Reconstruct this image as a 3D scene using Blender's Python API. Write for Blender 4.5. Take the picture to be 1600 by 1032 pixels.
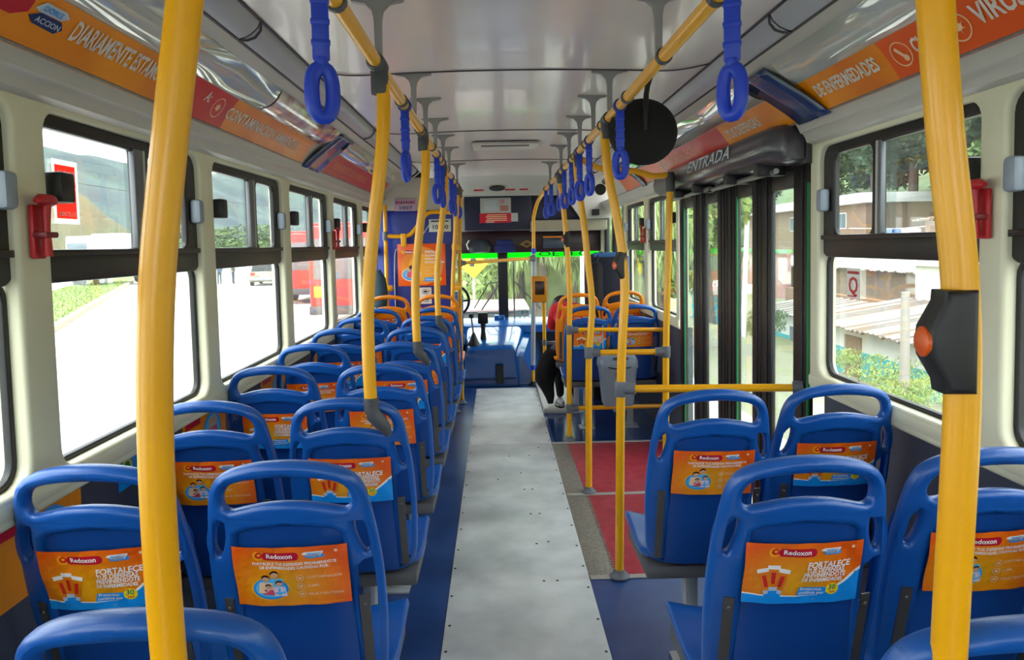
import bpy, bmesh, math, random
from mathutils import Vector, Matrix

sc = bpy.context.scene
for _o in list(bpy.data.objects):
    bpy.data.objects.remove(_o)
COL = sc.collection
R = random.Random(7)

# ------------------------------------------------------------------ camera
def setup_camera():
    F, PX, PY, VX, VY, ROLL = 1121.0, 800.0, 451.0, 775.0, 383.0, math.radians(1.2)
    c, s = math.cos(ROLL), math.sin(ROLL)
    dx, dy = (VX - PX) / F, (PY - VY) / F
    n = Vector((c * dx + s * dy, -s * dx + c * dy, 1)).normalized()
    a = math.asin(-n[0]); p = math.acos(n[2] / math.cos(a))
    f = Vector((math.sin(a) * math.cos(p), math.cos(a) * math.cos(p), -math.sin(p)))
    r0 = Vector((math.cos(a), -math.sin(a), 0)); u0 = r0.cross(f)
    r = c * r0 - s * u0; u = s * r0 + c * u0
    cd = bpy.data.cameras.new('camera'); co = bpy.data.objects.new('camera', cd); COL.objects.link(co)
    m = Matrix.Identity(4)
    for i in range(3):
        m[i][0] = r[i]; m[i][1] = u[i]; m[i][2] = -f[i]
    m[0][3], m[1][3], m[2][3] = -0.08, 0.0, 1.5
    co.matrix_world = m
    cd.sensor_fit = 'HORIZONTAL'; cd.sensor_width = 36.0; cd.lens = F / 1600 * 36
    cd.shift_y = -(516 - PY) / 1600
    cd.clip_start = 0.03; cd.clip_end = 3000
    sc.camera = co
setup_camera()

# ------------------------------------------------------------------ sky, sun, exposure
world = bpy.data.worlds.new('world'); sc.world = world; world.use_nodes = True
_wn = world.node_tree.nodes; _wl = world.node_tree.links
_bg = _wn['Background']
_bg.inputs['Color'].default_value = (0.93, 0.965, 1.0, 1)
_bg.inputs['Strength'].default_value = 3.4
sun_d = bpy.data.lights.new('sun', 'SUN'); sun_d.energy = 2.2; sun_d.angle = math.radians(40); sun_d.color = (1, .97, .92)
sun = bpy.data.objects.new('sun', sun_d); COL.objects.link(sun)
sun.rotation_euler = (math.radians(32), 0, math.radians(-50))
sc.view_settings.view_transform = 'Standard'
sc.view_settings.look = 'None'
sc.view_settings.exposure = 0.85
sc.view_settings.gamma = 1.0
sc.view_settings.use_curve_mapping = False

ORD = ['first', 'second', 'third', 'fourth', 'fifth', 'sixth', 'seventh', 'eighth', 'ninth', 'tenth', 'eleventh', 'twelfth', 'thirteenth', 'fourteenth', 'fifteenth']
# ------------------------------------------------------------------ materials
def lin(h):
    h = h.lstrip('#'); o = []
    for i in (0, 2, 4):
        v = int(h[i:i + 2], 16) / 255
        o.append(v / 12.92 if v <= .04045 else ((v + .055) / 1.055) ** 2.4)
    return (o[0], o[1], o[2], 1)
MATS = {}
def mat(name, hx, rough=.5, metal=0.0, spec=.5, var=.08, scale=6.0, bump=0.0, bscale=60.0, coat=0.0, second=None, detail=4.0):
    if name in MATS: return MATS[name]
    m = bpy.data.materials.new(name); m.use_nodes = True
    nt = m.node_tree; b = nt.nodes['Principled BSDF']
    c = lin(hx) if isinstance(hx, str) else hx
    b.inputs['Roughness'].default_value = rough
    b.inputs['Metallic'].default_value = metal
    b.inputs['Specular IOR Level'].default_value = spec
    b.inputs['Coat Weight'].default_value = coat
    tc = nt.nodes.new('ShaderNodeTexCoord')
    nz = nt.nodes.new('ShaderNodeTexNoise'); nz.inputs['Scale'].default_value = scale; nz.inputs['Detail'].default_value = detail
    nt.links.new(tc.outputs['Object'], nz.inputs['Vector'])
    rp = nt.nodes.new('ShaderNodeValToRGB')
    rp.color_ramp.elements[0].position = .3; rp.color_ramp.elements[1].position = .7
    lo = tuple(x * (1 - var) for x in c[:3]) + (1,)
    hi = tuple(min(1, x * (1 + var)) for x in c[:3]) + (1,) if second is None else lin(second)
    rp.color_ramp.elements[0].color = lo; rp.color_ramp.elements[1].color = hi
    nt.links.new(nz.outputs['Fac'], rp.inputs['Fac'])
    nt.links.new(rp.outputs['Color'], b.inputs['Base Color'])
    if bump > 0:
        n2 = nt.nodes.new('ShaderNodeTexNoise'); n2.inputs['Scale'].default_value = bscale; n2.inputs['Detail'].default_value = 3
        nt.links.new(tc.outputs['Object'], n2.inputs['Vector'])
        bp = nt.nodes.new('ShaderNodeBump'); bp.inputs['Strength'].default_value = bump; bp.inputs['Distance'].default_value = .01
        nt.links.new(n2.outputs['Fac'], bp.inputs['Height']); nt.links.new(bp.outputs['Normal'], b.inputs['Normal'])
    MATS[name] = m
    return m

def glass_mat(name, tint=(.93, .97, .96, 1), refl=.06, dirt=.05):
    m = bpy.data.materials.new(name); m.use_nodes = True
    nt = m.node_tree; nt.nodes.clear()
    out = nt.nodes.new('ShaderNodeOutputMaterial')
    tr = nt.nodes.new('ShaderNodeBsdfTransparent'); tr.inputs['Color'].default_value = tint
    gl = nt.nodes.new('ShaderNodeBsdfGlossy'); gl.inputs['Roughness'].default_value = .02
    df = nt.nodes.new('ShaderNodeBsdfDiffuse'); df.inputs['Color'].default_value = (.8, .8, .78, 1)
    tl = nt.nodes.new('ShaderNodeBsdfTranslucent'); tl.inputs['Color'].default_value = (.8, .8, .78, 1)
    md = nt.nodes.new('ShaderNodeMixShader'); md.inputs[0].default_value = .6
    nt.links.new(df.outputs[0], md.inputs[1]); nt.links.new(tl.outputs[0], md.inputs[2])
    m1 = nt.nodes.new('ShaderNodeMixShader'); m2 = nt.nodes.new('ShaderNodeMixShader')
    tc = nt.nodes.new('ShaderNodeTexCoord'); nz = nt.nodes.new('ShaderNodeTexNoise'); nz.inputs['Scale'].default_value = 5
    mp = nt.nodes.new('ShaderNodeMapRange'); mp.inputs['From Min'].default_value = .35; mp.inputs['From Max'].default_value = .8
    mp.inputs['To Min'].default_value = dirt * .5; mp.inputs['To Max'].default_value = dirt * 1.6
    nt.links.new(tc.outputs['Object'], nz.inputs['Vector']); nt.links.new(nz.outputs['Fac'], mp.inputs['Value'])
    nt.links.new(mp.outputs[0], m1.inputs[0]); nt.links.new(tr.outputs[0], m1.inputs[1]); nt.links.new(md.outputs[0], m1.inputs[2])
    fr = nt.nodes.new('ShaderNodeFresnel'); fr.inputs['IOR'].default_value = 1.3
    ml = nt.nodes.new('ShaderNodeMath'); ml.operation = 'MULTIPLY'; ml.inputs[1].default_value = refl * 8
    nt.links.new(fr.outputs[0], ml.inputs[0])
    nt.links.new(ml.outputs[0], m2.inputs[0]); nt.links.new(m1.outputs[0], m2.inputs[1]); nt.links.new(gl.outputs[0], m2.inputs[2])
    nt.links.new(m2.outputs[0], out.inputs['Surface'])
    MATS[name] = m
    return m

P_BLUE = mat('blue_plastic', '#10509f', .33, var=.06, scale=9, spec=.5, bump=.04, bscale=260)
P_BLUED = mat('blue_plastic_panel', '#0d428e', .38, var=.06, scale=9, bump=.05, bscale=260)
P_ORANGE = mat('orange_plastic', '#f08708', .35, var=.05, bump=.03, bscale=260)
YELLOW = mat('yellow_enamel', '#eda800', .3, var=.05, scale=7, coat=.1)
GREYP = mat('grey_plastic', '#62656d', .5, var=.08)
DGREY = mat('dark_grey_plastic', '#45464b', .5, var=.1)
BLACKP = mat('black_plastic', '#121114', .45, var=.2)
BLACKR = mat('black_frame', '#100b0d', .4, var=.2)
STEEL = mat('brushed_steel', '#8b8a88', .42, metal=.7, var=.12, scale=30)
IVORY = mat('ivory_paint', '#d9d5b8', .42, var=.05, scale=3)
IVORYG = mat('ivory_grey_moulding', '#bdb9b2', .4, var=.05, scale=3)
CEILM = mat('ceiling_laminate', '#d9cfcf', .22, var=.03, scale=2, spec=.45, coat=.15)
COVEG = mat('light_cover_grey', '#a9aab3', .3, var=.06, scale=3)
GLOSSW = mat('glossy_cove', '#c2c3c0', .05, var=.05, scale=2, spec=.9, coat=1.0, bump=.12, bscale=5)
LINEM = mat('dark_joint', '#4a4248', .6)
FLOORB = mat('blue_vinyl', '#1d3a78', .3, var=.16, scale=4, second='#2b4c86', bump=.05, bscale=120, detail=8)
FLOORR = mat('red_vinyl', '#a02334', .5, var=.12, scale=14, bump=.1, bscale=200, second='#b33a48')
ALU = mat('worn_aluminium', '#cdd0d4', .42, metal=.0, var=.10, scale=5, second='#e6e8ea', bump=.05, bscale=40, detail=8)
TREAD = mat('tread_metal', '#8f8880', .45, metal=.4, var=.25, scale=60, bump=.5, bscale=150)
WALLP = mat('wall_panel', '#434756', .5, var=.1)
BLUEV = mat('partition_blue', '#1c2f92', .35, var=.12, scale=4)
NAVY = mat('navy_panel', '#161a36', .4, var=.12)
HOODB = mat('hood_blue', '#0b55a6', .2, var=.07, scale=3, coat=.7)
A_OR = mat('print_orange', '#ef7d0a', .3, var=.12, scale=3.5, second='#f79a0c')
A_OR2 = mat('print_deep_orange', '#ea5a0a', .3, var=.06, scale=4)
A_YE = mat('print_amber', '#f6a80c', .3, var=.05)
A_RED = mat('print_red', '#d3271c', .3, var=.05)
A_WINE = mat('print_wine', '#c0122e', .3, var=.04)
A_WHITE = mat('print_white', '#f3efe8', .4, var=.02)
A_PALE = mat('print_pale', '#f2c9a0', .4, var=.02)
A_CYAN = mat('print_cyan', '#1595ec', .3, var=.05)
A_SKY = mat('print_skyblue', '#59bce8', .3, var=.05)
A_GREY = mat('print_silver', '#b9c6d6', .3, var=.05)
A_SKIN = mat('print_skin', '#d9a07c', .4, var=.05)
A_HAIR = mat('print_hair', '#3a1d18', .4, var=.05)
A_PINK = mat('print_pink', '#d94a68', .4, var=.05)
A_LILAC = mat('print_lilac', '#e7cfe4', .4, var=.05)
A_GREEN = mat('print_green', '#1f8a5f', .4, var=.05)
A_BLK = mat('print_black', '#1b1b1f', .4)
A_NAVY = mat('print_navy', '#23396f', .18, var=.08, coat=.5)
A_YEL = mat('print_yellow', '#f5d31d', .3, var=.03)
REDP = mat('red_plastic', '#b3161f', .4, var=.06)
STRAPB = mat('strap_blue', '#143cc0', .4, var=.08, bump=.05, bscale=200)
LATCHG = mat('latch_grey', '#8d97a3', .4, var=.05)
GLASS = glass_mat('window_glass', (.95, .985, .975, 1), .035, .018)
GLASSD = glass_mat('door_glass', (.90, .97, .95, 1), .05, .03)
GLASSF = glass_mat('windscreen_glass', (.90, .96, .93, 1), .03, .03)
RUBG = mat('green_rubber', '#0f7a3c', .5)
SPEAK = mat('speaker_grille', '#2a292c', .6, bump=.4, bscale=400)

# ------------------------------------------------------------------ helpers
def new_obj(name, data, parent=None, loc=None):
    o = bpy.data.objects.new(name, data); COL.objects.link(o)
    if parent is not None: o.parent = parent
    if loc is not None: o.location = loc
    return o
def tag(o, label=None, cat=None, group=None, kind=None):
    if label: o['label'] = label
    if cat: o['category'] = cat
    if group: o['group'] = group
    if kind: o['kind'] = kind
    return o
def empty(name, loc=(0, 0, 0), rz=0, label=None, cat=None, group=None, kind=None):
    o = new_obj(name, None); o.location = loc; o.rotation_euler = (0, 0, rz)
    o.empty_display_size = .05
    return tag(o, label, cat, group, kind)
def finish(bm, name, m, smooth=40):
    bmesh.ops.recalc_face_normals(bm, faces=bm.faces[:])
    me = bpy.data.meshes.new(name); bm.to_mesh(me); bm.free()
    ms = m if isinstance(m, (list, tuple)) else [m]
    for x in ms: me.materials.append(x)
    if smooth:
        for p in me.polygons: p.use_smooth = True
        me.set_sharp_from_angle(angle=math.radians(smooth))
    return me
class B:
    """collects shapes into one mesh"""
    def __init__(self): self.bm = bmesh.new()
    def box(self, x0, x1, y0, y1, z0, z1, bev=0.0, rot=None, mi=0, seg=2):
        bm = self.bm
        vs = [bm.verts.new((x, y, z)) for x in (x0, x1) for y in (y0, y1) for z in (z0, z1)]
        q = [(0, 1, 3, 2), (4, 6, 7, 5), (0, 4, 5, 1), (2, 3, 7, 6), (0, 2, 6, 4), (1, 5, 7, 3)]
        fs = [bm.faces.new([vs[i] for i in f]) for f in q]
        for f in fs: f.material_index = mi
        if bev > 0:
            es = list({e for f in fs for e in f.edges})
            r = bmesh.ops.bevel(bm, geom=es, offset=bev, segments=seg, affect='EDGES', profile=.5)
            vs = list({v for f in r['faces'] for v in f.verts} | {v for v in vs if v.is_valid})
            for f in r['faces']: f.material_index = mi
        if rot is not None:
            c = Vector(((x0 + x1) / 2, (y0 + y1) / 2, (z0 + z1) / 2))
            bmesh.ops.rotate(bm, verts=vs, cent=c, matrix=rot)
        return self
    def tube(self, pts, r, n=12, caps=True, mi=0, closed=False, flat=None):
        bm = self.bm; P = [Vector(p) for p in pts]; k = len(P)
        rad = r if isinstance(r, (list, tuple)) else [r] * k
        rings = []; prev = None
        for i, p in enumerate(P):
            if closed: t = (P[(i + 1) % k] - P[i - 1])
            else: t = P[min(i + 1, k - 1)] - P[max(i - 1, 0)]
            t.normalize()
            if prev is None:
                a = Vector((0, 0, 1)) if abs(t.z) < .9 else Vector((1, 0, 0))
                nrm = t.cross(a).normalized()
            else:
                nrm = (prev - t * prev.dot(t)).normalized()
            prev = nrm; bn = t.cross(nrm)
            ring = []
            for j in range(n):
                an = 2 * math.pi * j / n
                f1, f2 = (1, 1) if flat is None else flat
                ring.append(bm.verts.new(p + nrm * math.cos(an) * rad[i] * f1 + bn * math.sin(an) * rad[i] * f2))
            rings.append(ring)
        m = k if closed else k - 1
        for i in range(m):
            a, b = rings[i], rings[(i + 1) % k]
            for j in range(n):
                f = bm.faces.new((a[j], a[(j + 1) % n], b[(j + 1) % n], b[j])); f.material_index = mi
        if caps and not closed:
            f = bm.faces.new(rings[0][::-1]); f.material_index = mi
            f = bm.faces.new(rings[-1]); f.material_index = mi
        return self
    def lathe(self, prof, n=24, at=(0, 0, 0), axis='z', mi=0):
        bm = self.bm; at = Vector(at); rings = []
        for (r, h) in prof:
            ring = []
            for j in range(n):
                a = 2 * math.pi * j / n; c, s = math.cos(a) * r, math.sin(a) * r
                v = (c, s, h) if axis == 'z' else ((h, c, s) if axis == 'x' else (c, h, s))
                ring.append(bm.verts.new(at + Vector(v)))
            rings.append(ring)
        for a, b in zip(rings, rings[1:]):
            for j in range(n):
                f = bm.faces.new((a[j], a[(j + 1) % n], b[(j + 1) % n], b[j])); f.material_index = mi
        for g in (rings[0], rings[-1]):
            f = bm.faces.new(g); f.material_index = mi
        return self
    def prism(self, poly, axis, a, b, mi=0):
        """poly: 2D points in the plane normal to axis, extruded a..b along it"""
        bm = self.bm
        def P(p, t):
            return (t, p[0], p[1]) if axis == 'x' else ((p[0], t, p[1]) if axis == 'y' else (p[0], p[1], t))
        v0 = [bm.verts.new(P(p, a)) for p in poly]; v1 = [bm.verts.new(P(p, b)) for p in poly]
        n = len(poly)
        fs = [bm.faces.new(v0[::-1]), bm.faces.new(v1)]
        for i in range(n): fs.append(bm.faces.new((v0[i], v0[(i + 1) % n], v1[(i + 1) % n], v1[i])))
        for f in fs: f.material_index = mi
        return self
    def sheet(self, fn, us, vs, mi=0):
        bm = self.bm
        g = [[bm.verts.new(fn(u, v)) for v in vs] for u in us]
        for i in range(len(us) - 1):
            for j in range(len(vs) - 1):
                f = bm.faces.new((g[i][j], g[i + 1][j], g[i + 1][j + 1], g[i][j + 1])); f.material_index = mi
        return self
    def build(self, name, m, parent=None, loc=None, smooth=40):
        return new_obj(name, finish(self.bm, name, m, smooth), parent, loc)
    def mesh(self, name, m, smooth=40):
        return finish(self.bm, name, m, smooth)
def lsp(a, b, n): return [a + (b - a) * i / (n - 1) for i in range(n)]
def crom(pts, n=6, closed=False):
    P = [Vector(p) for p in pts]; k = len(P); out = []
    rng = range(k) if closed else range(k - 1)
    for i in rng:
        if closed: p0, p1, p2, p3 = P[i - 1], P[i], P[(i + 1) % k], P[(i + 2) % k]
        else: p0, p1, p2, p3 = P[max(i - 1, 0)], P[i], P[i + 1], P[min(i + 2, k - 1)]
        for j in range(n):
            t = j / n
            out.append(.5 * ((2 * p1) + (-p0 + p2) * t + (2 * p0 - 5 * p1 + 4 * p2 - p3) * t * t + (-p0 + 3 * p1 - 3 * p2 + p3) * t ** 3))
    if not closed: out.append(P[-1])
    return out
def plate2d(outline, holes, thick, bev, res=2):
    """rounded plate with holes in the local XY plane (thickness along z) as a bmesh"""
    cu = bpy.data.curves.new('tmp', 'CURVE'); cu.dimensions = '2D'; cu.fill_mode = 'BOTH'
    cu.extrude = max(thick / 2 - bev, 0.0005); cu.bevel_depth = bev; cu.bevel_resolution = res; cu.offset = -bev
    for pl in [outline] + holes:
        sp = cu.splines.new('POLY'); sp.points.add(len(pl) - 1); sp.use_cyclic_u = True
        for q, p in zip(sp.points, pl): q.co = (p[0], p[1], 0, 1)
    o = bpy.data.objects.new('tmp', cu); COL.objects.link(o)
    dg = bpy.context.evaluated_depsgraph_get()
    me = bpy.data.meshes.new_from_object(o.evaluated_get(dg))
    bpy.data.objects.remove(o); bpy.data.curves.remove(cu)
    bm = bmesh.new(); bm.from_mesh(me); bpy.data.meshes.remove(me)
    bmesh.ops.remove_doubles(bm, verts=bm.verts[:], dist=1e-5)
    return bm
def slice_bm(bm, axis, vals):
    n = [0, 0, 0]; n[axis] = 1
    for v in vals:
        co = [0, 0, 0]; co[axis] = v
        bmesh.ops.bisect_plane(bm, geom=bm.verts[:] + bm.edges[:] + bm.faces[:], plane_co=co, plane_no=n)
def rrect(x0, x1, y0, y1, r, n=5):
    out = []
    for cx, cy, a0 in ((x1 - r, y1 - r, 0), (x0 + r, y1 - r, 90), (x0 + r, y0 + r, 180), (x1 - r, y0 + r, 270)):
        for i in range(n + 1):
            a = math.radians(a0 + 90 * i / n); out.append((cx + r * math.cos(a), cy + r * math.sin(a)))
    return out
def ellipse(cx, cy, rx, ry, n=24):
    return [(cx + rx * math.cos(2 * math.pi * i / n), cy + ry * math.sin(2 * math.pi * i / n)) for i in range(n)]

TXT = {}
def text_geo(body, size, bold=0.0, shear=0.0, align='LEFT', width=1.0):
    key = (body, size, bold, shear, align, width)
    if key in TXT: return TXT[key]
    cu = bpy.data.curves.new('tmp', 'FONT'); cu.body = body; cu.size = size; cu.offset = bold * size; cu.shear = shear
    cu.align_x = align; cu.resolution_u = 2; cu.space_line = .82
    o = bpy.data.objects.new('tmp', cu); COL.objects.link(o)
    dg = bpy.context.evaluated_depsgraph_get()
    me = bpy.data.meshes.new_from_object(o.evaluated_get(dg))
    vs = [(v.co.x * width, v.co.y) for v in me.vertices]; fs = [tuple(p.vertices) for p in me.polygons]
    bpy.data.objects.remove(o); bpy.data.curves.remove(cu); bpy.data.meshes.remove(me)
    TXT[key] = (vs, fs)
    return TXT[key]
class Print:
    """flat print: polygons and lettering in (u,v) with a layer height, mapped by fn(u,v,h)"""
    def __init__(self): self.v = []; self.f = []; self.m = []; self.mats = []
    def _mi(self, m):
        if m not in self.mats: self.mats.append(m)
        return self.mats.index(m)
    def poly(self, pts, m, layer=1):
        b = len(self.v); self.v += [(p[0], p[1], layer) for p in pts]
        self.f.append(tuple(range(b, b + len(pts)))); self.m.append(self._mi(m)); return self
    def grid(self, u0, u1, v0, v1, m, layer=1, nu=10, nv=4):
        for i in range(nu):
            for j in range(nv):
                a, b_ = u0 + (u1 - u0) * i / nu, u0 + (u1 - u0) * (i + 1) / nu
                c, d = v0 + (v1 - v0) * j / nv, v0 + (v1 - v0) * (j + 1) / nv
                self.poly([(a, c), (b_, c), (b_, d), (a, d)], m, layer)
        return self
    def ring(self, cx, cy, rx, ry, w, m, layer=1, n=24):
        o = ellipse(cx, cy, rx, ry, n); i = ellipse(cx, cy, rx - w, ry - w, n)
        for k in range(n):
            self.poly([o[k], o[(k + 1) % n], i[(k + 1) % n], i[k]], m, layer)
        return self
    def text(self, body, u, v, size, m, layer=2, bold=.012, shear=0, align='LEFT', width=1.0, rot=0):
        vs, fs = text_geo(body, size, bold, shear, align, width)
        b = len(self.v); c, s = math.cos(rot), math.sin(rot)
        self.v += [(u + x * c - y * s, v + x * s + y * c, layer) for x, y in vs]
        self.f += [tuple(b + i for i in f) for f in fs]; self.m += [self._mi(m)] * len(fs); return self
    def mesh(self, name, fn, step=.0007, cuts=None):
        me = bpy.data.meshes.new(name)
        me.from_pydata([(u, v, l * step) for u, v, l in self.v], [], self.f)
        for m in self.mats: me.materials.append(m)
        me.polygons.foreach_set('material_index', self.m); me.update()
        if cuts:
            bm = bmesh.new(); bm.from_mesh(me)
            bmesh.ops.triangulate(bm, faces=[f for f in bm.faces if len(f.verts) > 4])
            for ax in (0, 1):
                if cuts[ax]: slice_bm(bm, ax, cuts[ax])
            bm.to_mesh(me); bm.free()
        for v in me.vertices: v.co = fn(*v.co)
        me.update()
        return me
    def build(self, name, fn, parent=None, step=.0007): return new_obj(name, self.mesh(name, fn, step), parent)
def copy_tree(o, parent=None):
    c = o.copy(); COL.objects.link(c); c.parent = parent
    for ch in o.children: copy_tree(ch, c)
    return c

# ================================================================== THE BUS SHELL
Y0, Y1 = -3.0, 8.6
def S(o, label): return tag(o, label, 'structure', kind='structure')
def plate_wall(outline, holes, thick, bev, xmid, name, m, parent=None, cuts=True):
    """plate in the (Y,Z) plane standing at X = xmid"""
    bm = plate2d(outline, holes, thick, bev)
    for v in bm.verts: v.co = Vector((xmid + v.co.z, v.co.x, v.co.y))
    return new_obj(name, finish(bm, name, m, 35), parent)

# floor
floor = B().box(-1.24, 1.24, Y0, Y1, -.06, 0).build('floor', FLOORB)
S(floor, 'dark blue vinyl floor of the bus on both sides of the aisle')
for a, b in ((Y0, 5.31), (5.315, 7.42)):
    B().box(-.315, .305, a, b, 0, .004, .0015).build('aisle_panel', ALU, floor)['label'] = 'worn pale metal aisle panel'
rb = B()
for y in [1.6 + .235 * i for i in range(25)]:
    for x in (-.30, .29):
        rb.lathe([(.006, .0), (.006, .0016), (.003, .003), (.0005, .0032)], 8, (x + R.uniform(-.004, .004), y + R.uniform(-.03, .03), .004))
for x, y in ((.10, 3.1), (.16, 3.1), (.09, 3.5), (.15, 3.52), (.08, 3.9), (.13, 3.9), (.06, 4.3), (.11, 4.3), (-.1, 4.5), (.05, 4.62), (-.02, 5.0), (.12, 5.0), (.2, 5.2)):
    rb.lathe([(.006, .0), (.006, .0016), (.003, .003), (.0005, .0032)], 8, (x, y, .004))
tag(rb.build('rivets', mat('rivet', '#55504c', .4, metal=.6), floor), kind='stuff')
for a, b in ((3.135, 4.17), (4.215, 5.285)):
    B().box(.425, 1.14, a, b, 0, .003, .001).build('red_mat', FLOORR, floor)['label'] = 'dark red vinyl inset by the door'
B().box(.306, .424, 3.12, 4.18, 0, .0045, .001).build('tread_strip', TREAD, floor)
B().box(.306, .424, 4.205, 5.29, 0, .0045, .001).build('tread_strip', TREAD, floor)
ser = B()
for i in range(38):
    y = 3.14 + i * .027
    ser.box(.418, .436, y, y + .012, .0035, .007, .002, seg=1)
tag(ser.build('tread_teeth', TREAD, floor), kind='stuff')
TRIMM = mat('alu_trim', '#c4c2bd', .35, metal=.5)
for a in (3.105, 4.172, 5.29):
    B().box(.31, 1.15, a, a + .035, 0, .006, .002).build('edge_trim', TRIMM, floor)
B().box(.33, 1.14, 5.33, 7.3, 0, .002).build('vinyl_sheet', mat('blue_vinyl_glossy', '#20386e', .14, var=.15, scale=4), floor)
B().box(.31, .62, 6.25, 7.5, 0, .05, .01).build('platform', IVORYG, floor)

# side walls -----------------------------------------------------------------
WZ0, WZ1 = .972, 1.845
LW = [(.74 + 1.02 * k, 1.64 + 1.02 * k) for k in range(-3, 6)] + [(6.93, 8.2)]
RWN = [(-2.35, -1.45), (-1.33, -.43), (-.29, .61), (.75, 1.72), (1.815, 2.725)]
RWF = [(4.905, 5.83), (5.965, 6.80)]
RDOOR = (7.0, 8.2)
def side_wall(side, segs, name, label):
    s = -1 if side == 'left' else 1
    w = empty(name, (0, 0, 0)); S(w, label)
    for (a, b, wins, z0) in segs:
        plate_wall([(a, .90), (b, .90), (b, 1.90), (a, 1.90)], [rrect(c, d, WZ0, WZ1, .055, 5) for c, d in wins], .075, .012, s * 1.19, 'window_surround', IVORY, w)
        B().box(*sorted((s * 1.215, s * 1.25)), a, b, 0, .91).build('lower_panel', WALLP, w)
        # sloped sill moulding
        pr = [(s * 1.22, .972), (s * 1.158, .968), (s * 1.150, .955), (s * 1.151, .925), (s * 1.160, .912), (s * 1.22, .905)]
        B().prism(pr, 'y', a, b).build('sill', IVORY, w)
        B().box(*sorted((s * 1.232, s * 1.26)), a, b, 1.88, 2.4).build('roof_rail', IVORYG, w)
    return w
wall_l = side_wall('left', [(Y0, Y1 - .1, LW, .9)], 'wall_left', 'ivory left side wall of the bus with pillars between windows')
wall_r = side_wall('right', [(Y0, 2.80, RWN, .9), (4.845, 6.93, RWF, .9)], 'wall_right', 'ivory right side wall of the bus broken by the doors')
B().box(1.152, 1.228, 8.22, 8.5, 0, 1.9).build('front_post', IVORY, wall_r)

def make_window(n, side, a, b, label, lower=True):
    s = -1 if side == 'left' else 1
    w = empty('window_%d' % n, (s * 1.19, (a + b) / 2, .97)); S(w, label)
    off = Vector((-s * 1.19, -(a + b) / 2, -.97))
    def fix(o): o.location = off; return o
    mid = a + (b - a) * .54
    fr = plate2d(rrect(a - .02, b + .018, 1.428, 1.87, .05, 5),
                 [rrect(a + .004, mid - (.02 if s < 0 else -.018), 1.512, 1.810, .012, 3), rrect(mid + .07, b - .08, 1.512, 1.810, .03, 4)], .024, .006)
    for v in fr.verts: v.co = Vector((s * 1.186 + v.co.z, v.co.x, v.co.y))
    fix(new_obj('slider_frame', finish(fr, 'slider_frame', BLACKR, 35), w))
    fix(B().box(*sorted((s * 1.172, s * 1.19)), mid - (.024 if s < 0 else -.012), mid + .03, 1.505, 1.815, .003).build('slider_stile', mat('stile_grey', '#6f7075', .4, metal=.4), w))
    fix(B().box(*sorted((s * 1.170, s * 1.19)), mid + .03, mid + .042, 1.505, 1.815, .002).build('slider_seal', mat('seal_pale', '#b9b8b0', .5), w))
    fix(B().box(*sorted((s * 1.162, s * 1.176)), a - .0, b + .0, 1.494, 1.511, .002).build('rail', mat('frame_rail', '#1d1719', .4), w))
    fix(B().box(*sorted((s * 1.195, s * 1.199)), a, mid + .03, 1.50, 1.82).build('pane', GLASS, w))
    fix(B().box(*sorted((s * 1.203, s * 1.207)), mid - .02, b, 1.50, 1.82).build('pane', GLASS, w))
    # fixed lower pane and its rubber gasket
    fix(B().box(*sorted((s * 1.205, s * 1.21)), a - .01, b + .01, .96, 1.45).build('pane', GLASS, w))
    g = plate2d(rrect(a - .004, b + .004, WZ0 - .004, 1.45, .055, 5), [rrect(a + .014, b - .014, WZ0 + .014, 1.44, .045, 5)], .02, .004)
    for v in g.verts: v.co = Vector((s * 1.197 + v.co.z, v.co.x, v.co.y))
    fix(new_obj('gasket', finish(g, 'gasket', BLACKP, 35), w))
    # latches: black at the near end, grey at the far end
    k = B().box(*sorted((s * 1.125, s * 1.175)), a + .008, a + .068, 1.625, 1.70, .008)
    fix(k.build('latch', BLACKP, w))['label'] = 'black window latch'
    k = B().box(*sorted((s * 1.135, s * 1.175)), b - .055, b - .01, 1.60, 1.685, .012)
    fix(k.build('latch', LATCHG, w))['label'] = 'grey rounded window latch'
    return w
ordn = ['rearmost', 'second rear', 'third rear', 'nearest', 'second visible', 'third visible', 'fourth visible', 'fifth visible', 'sixth visible']
n = 0
for i, (a, b) in enumerate(LW[:-1]):
    n += 1
    make_window(n, 'left', a, b, 'left side sliding window in black frame, %s along the seat rows' % ordn[i])
n += 1
wd = empty('window_%d' % n, (-1.19, 7.5, .97)); S(wd, 'driver side window at the front left of the bus')
o = B().box(-1.21, -1.205, 6.92, 8.21, .96, 1.86).build('pane', GLASS, wd); o.location = (1.19, -7.5, -.97)
for i, (a, b) in enumerate(RWN):
    n += 1
    make_window(n, 'right', a, b, 'right side sliding window in black frame behind the door, number %d from the rear' % (i + 1))
for i, (a, b) in enumerate(RWF):
    n += 1
    make_window(n, 'right', a, b, ['right side sliding window just ahead of the entrance door', 'foremost right side sliding window by the tall dark seat'][i])

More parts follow.
